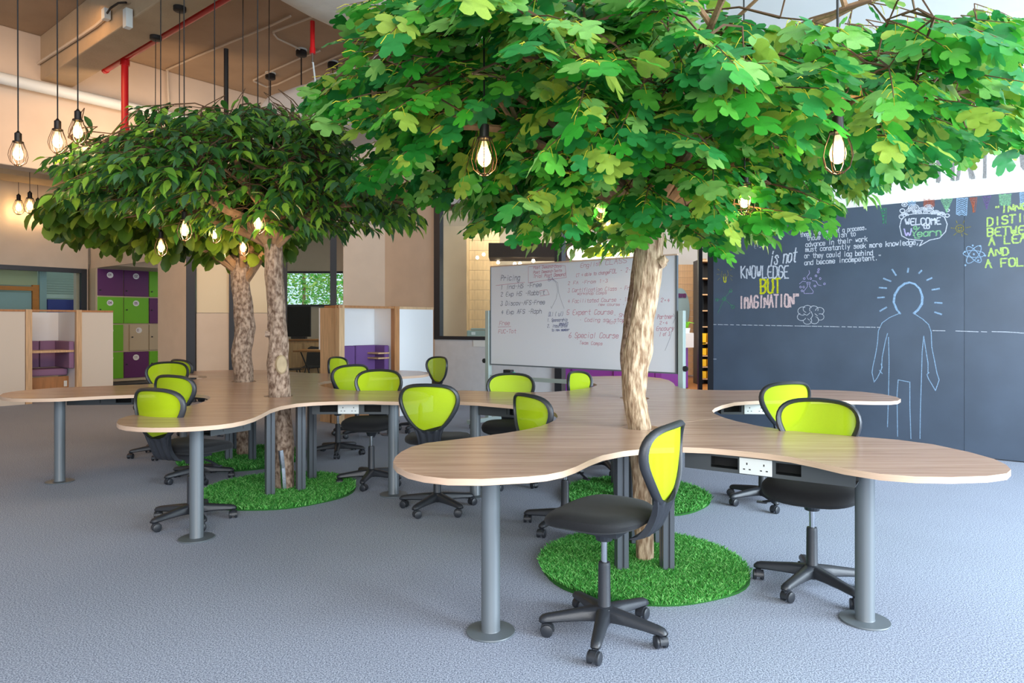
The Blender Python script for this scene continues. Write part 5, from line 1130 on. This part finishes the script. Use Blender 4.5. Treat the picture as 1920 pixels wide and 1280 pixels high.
def pendant(px, py, Y, label, zc=5.18, watt=4.5, cordpx=None, rose=True, sc=1.0, group=None):
    p = PT(px, py, Y); t = thing('cage_pendant', label, 'pendant lamp', p, 0, group)
    for nm, me in (('bulb', MBULB), ('filament', MFIL), ('wire_cage', MCAGE), ('lamp_holder', MHOLD)):
        o = bpy.data.objects.new(nm, me); C.objects.link(o); o.parent = t; o.scale = (sc,)*3
    b_ = MB(); b_.tube([(0, 0, .148*sc), (-.004, 0, (zc-p[2])*.5), (0, 0, zc-p[2])], .0042, 6); b_.build('cord', M['cord'], t)
    if rose: b_ = MB(); b_.lathe([(.055, -.045), (.062, -.04), (.062, 0)], 24, (0, 0, zc-p[2])); b_.build('ceiling_rose', M['cord'], t)
    d = bpy.data.lights.new('bulb_light', 'POINT'); d.energy = watt; d.color = (1, .66, .32); d.shadow_soft_size = .02
    lo = bpy.data.objects.new('bulb_light', d); C.objects.link(lo); lo.location = (p[0], p[1], p[2]-.055*sc); 
for a in ((34, 287, 4.6, 'leftmost of the three large caged bulbs at the far left'), (108, 264, 4.6, 'middle of the three large caged bulbs at the far left'), (146, 246, 4.6, 'rightmost of the three large caged bulbs at the far left')):
    pendant(*a, zc=4.9, watt=3.2)
for a, s_, z_ in (((35, 388, 13.03, 'left small far caged bulb under the left bulkhead'), 1.7, 4.6), ((56, 385, 11.4, 'middle small far caged bulb under the left bulkhead'), 1.6, 4.62), ((71, 395, 13.27, 'right small far caged bulb, partly behind olive leaves'), 1.7, 4.6)):
    pendant(*a, zc=z_, watt=5, sc=s_)
pendant(908, 292, 2.95, 'caged bulb hanging in front of the left side of the lobed tree', zc=4.33, watt=3.4)
pendant(1571, 284, 2.62, 'caged bulb glowing among leaves at the right of the lobed tree', zc=4.33, watt=3.4)
pendant(1396, 372, 3.5, 'caged bulb low in the lobed tree to the right of its trunk', zc=4.33, watt=3)
pendant(1222, 350, 4.3, 'caged bulb right behind the fork of the lobed tree', zc=4.33, watt=4)
pendant(1128, 384, 4.2, 'caged bulb left of the fork of the lobed tree', zc=4.33, watt=4)
pendant(346, 430, 5.2, 'caged bulb at the left under side of the ficus crown', zc=5.18, watt=5)
pendant(302, 462, 6.1, 'lowest left caged bulb above the lockers', zc=5.18, watt=5)
pendant(403, 437, 5.9, 'caged bulb between the two left ones under the ficus crown', zc=5.18, watt=4)
pendant(484, 417, 5.15, 'caged bulb just left of the ficus trunk fork', zc=5.18, watt=5)
pendant(456, 463, 6.6, 'caged bulb against the top of the broad leaf trunk', zc=5.18, watt=5)
for i, (x, y0, Y, zc) in enumerate(((337, 300, 7.04, 4.6), (292, 330, 7.76, 4.6), (505, 330, 7.3, 5.18), (227, 345, 10.9, 4.62))):
    pendant(x, y0, Y, ['black cord and rose on the main beam above the left canopy', 'black cord hanging beside the red vertical pipe', 'cord passing in front of the far ceiling roses', 'short cord left of the red pipe under the cross beam'][i], zc=zc, watt=3, group='cords dropping into the left canopy')
for i, (x, y, Y) in enumerate(((565, 95, 9.68), (507, 139, 10.6), (624, 118, 10.15), (673, 100, 9.8))):
    Y = (5.18-HC)*F/(HY-y); p = (PX(x, Y), Y, 5.18); t = thing('ceiling_rose_drop', ['ceiling rose right of the red drop pipe junction, second from the right', 'ceiling rose farthest left above the lower duct', 'ceiling rose just right of the red drop pipe', 'rightmost ceiling rose, half behind lobed leaves'][i], 'ceiling rose', p, 0, 'black ceiling roses above the wrapped ducts')
    b_ = MB(); b_.lathe([(.06, -.08), (.075, -.07), (.075, -.01), (.07, 0)], 22); b_.build('rose', M['cord'], t); b_ = MB(); b_.lathe([(.08, 0), (.08, .03)], 22); b_.build('backing_box', M['pipe'], t); b_ = MB(); b_.tube([(0, 0, -.1), (0, 0, -1.6)], .009, 6); b_.build('cord', M['cord'], t)
pendant(1572, 150, 3.4, 'thin black cord dropping at the right beside the white wall band', zc=4.33, watt=2)
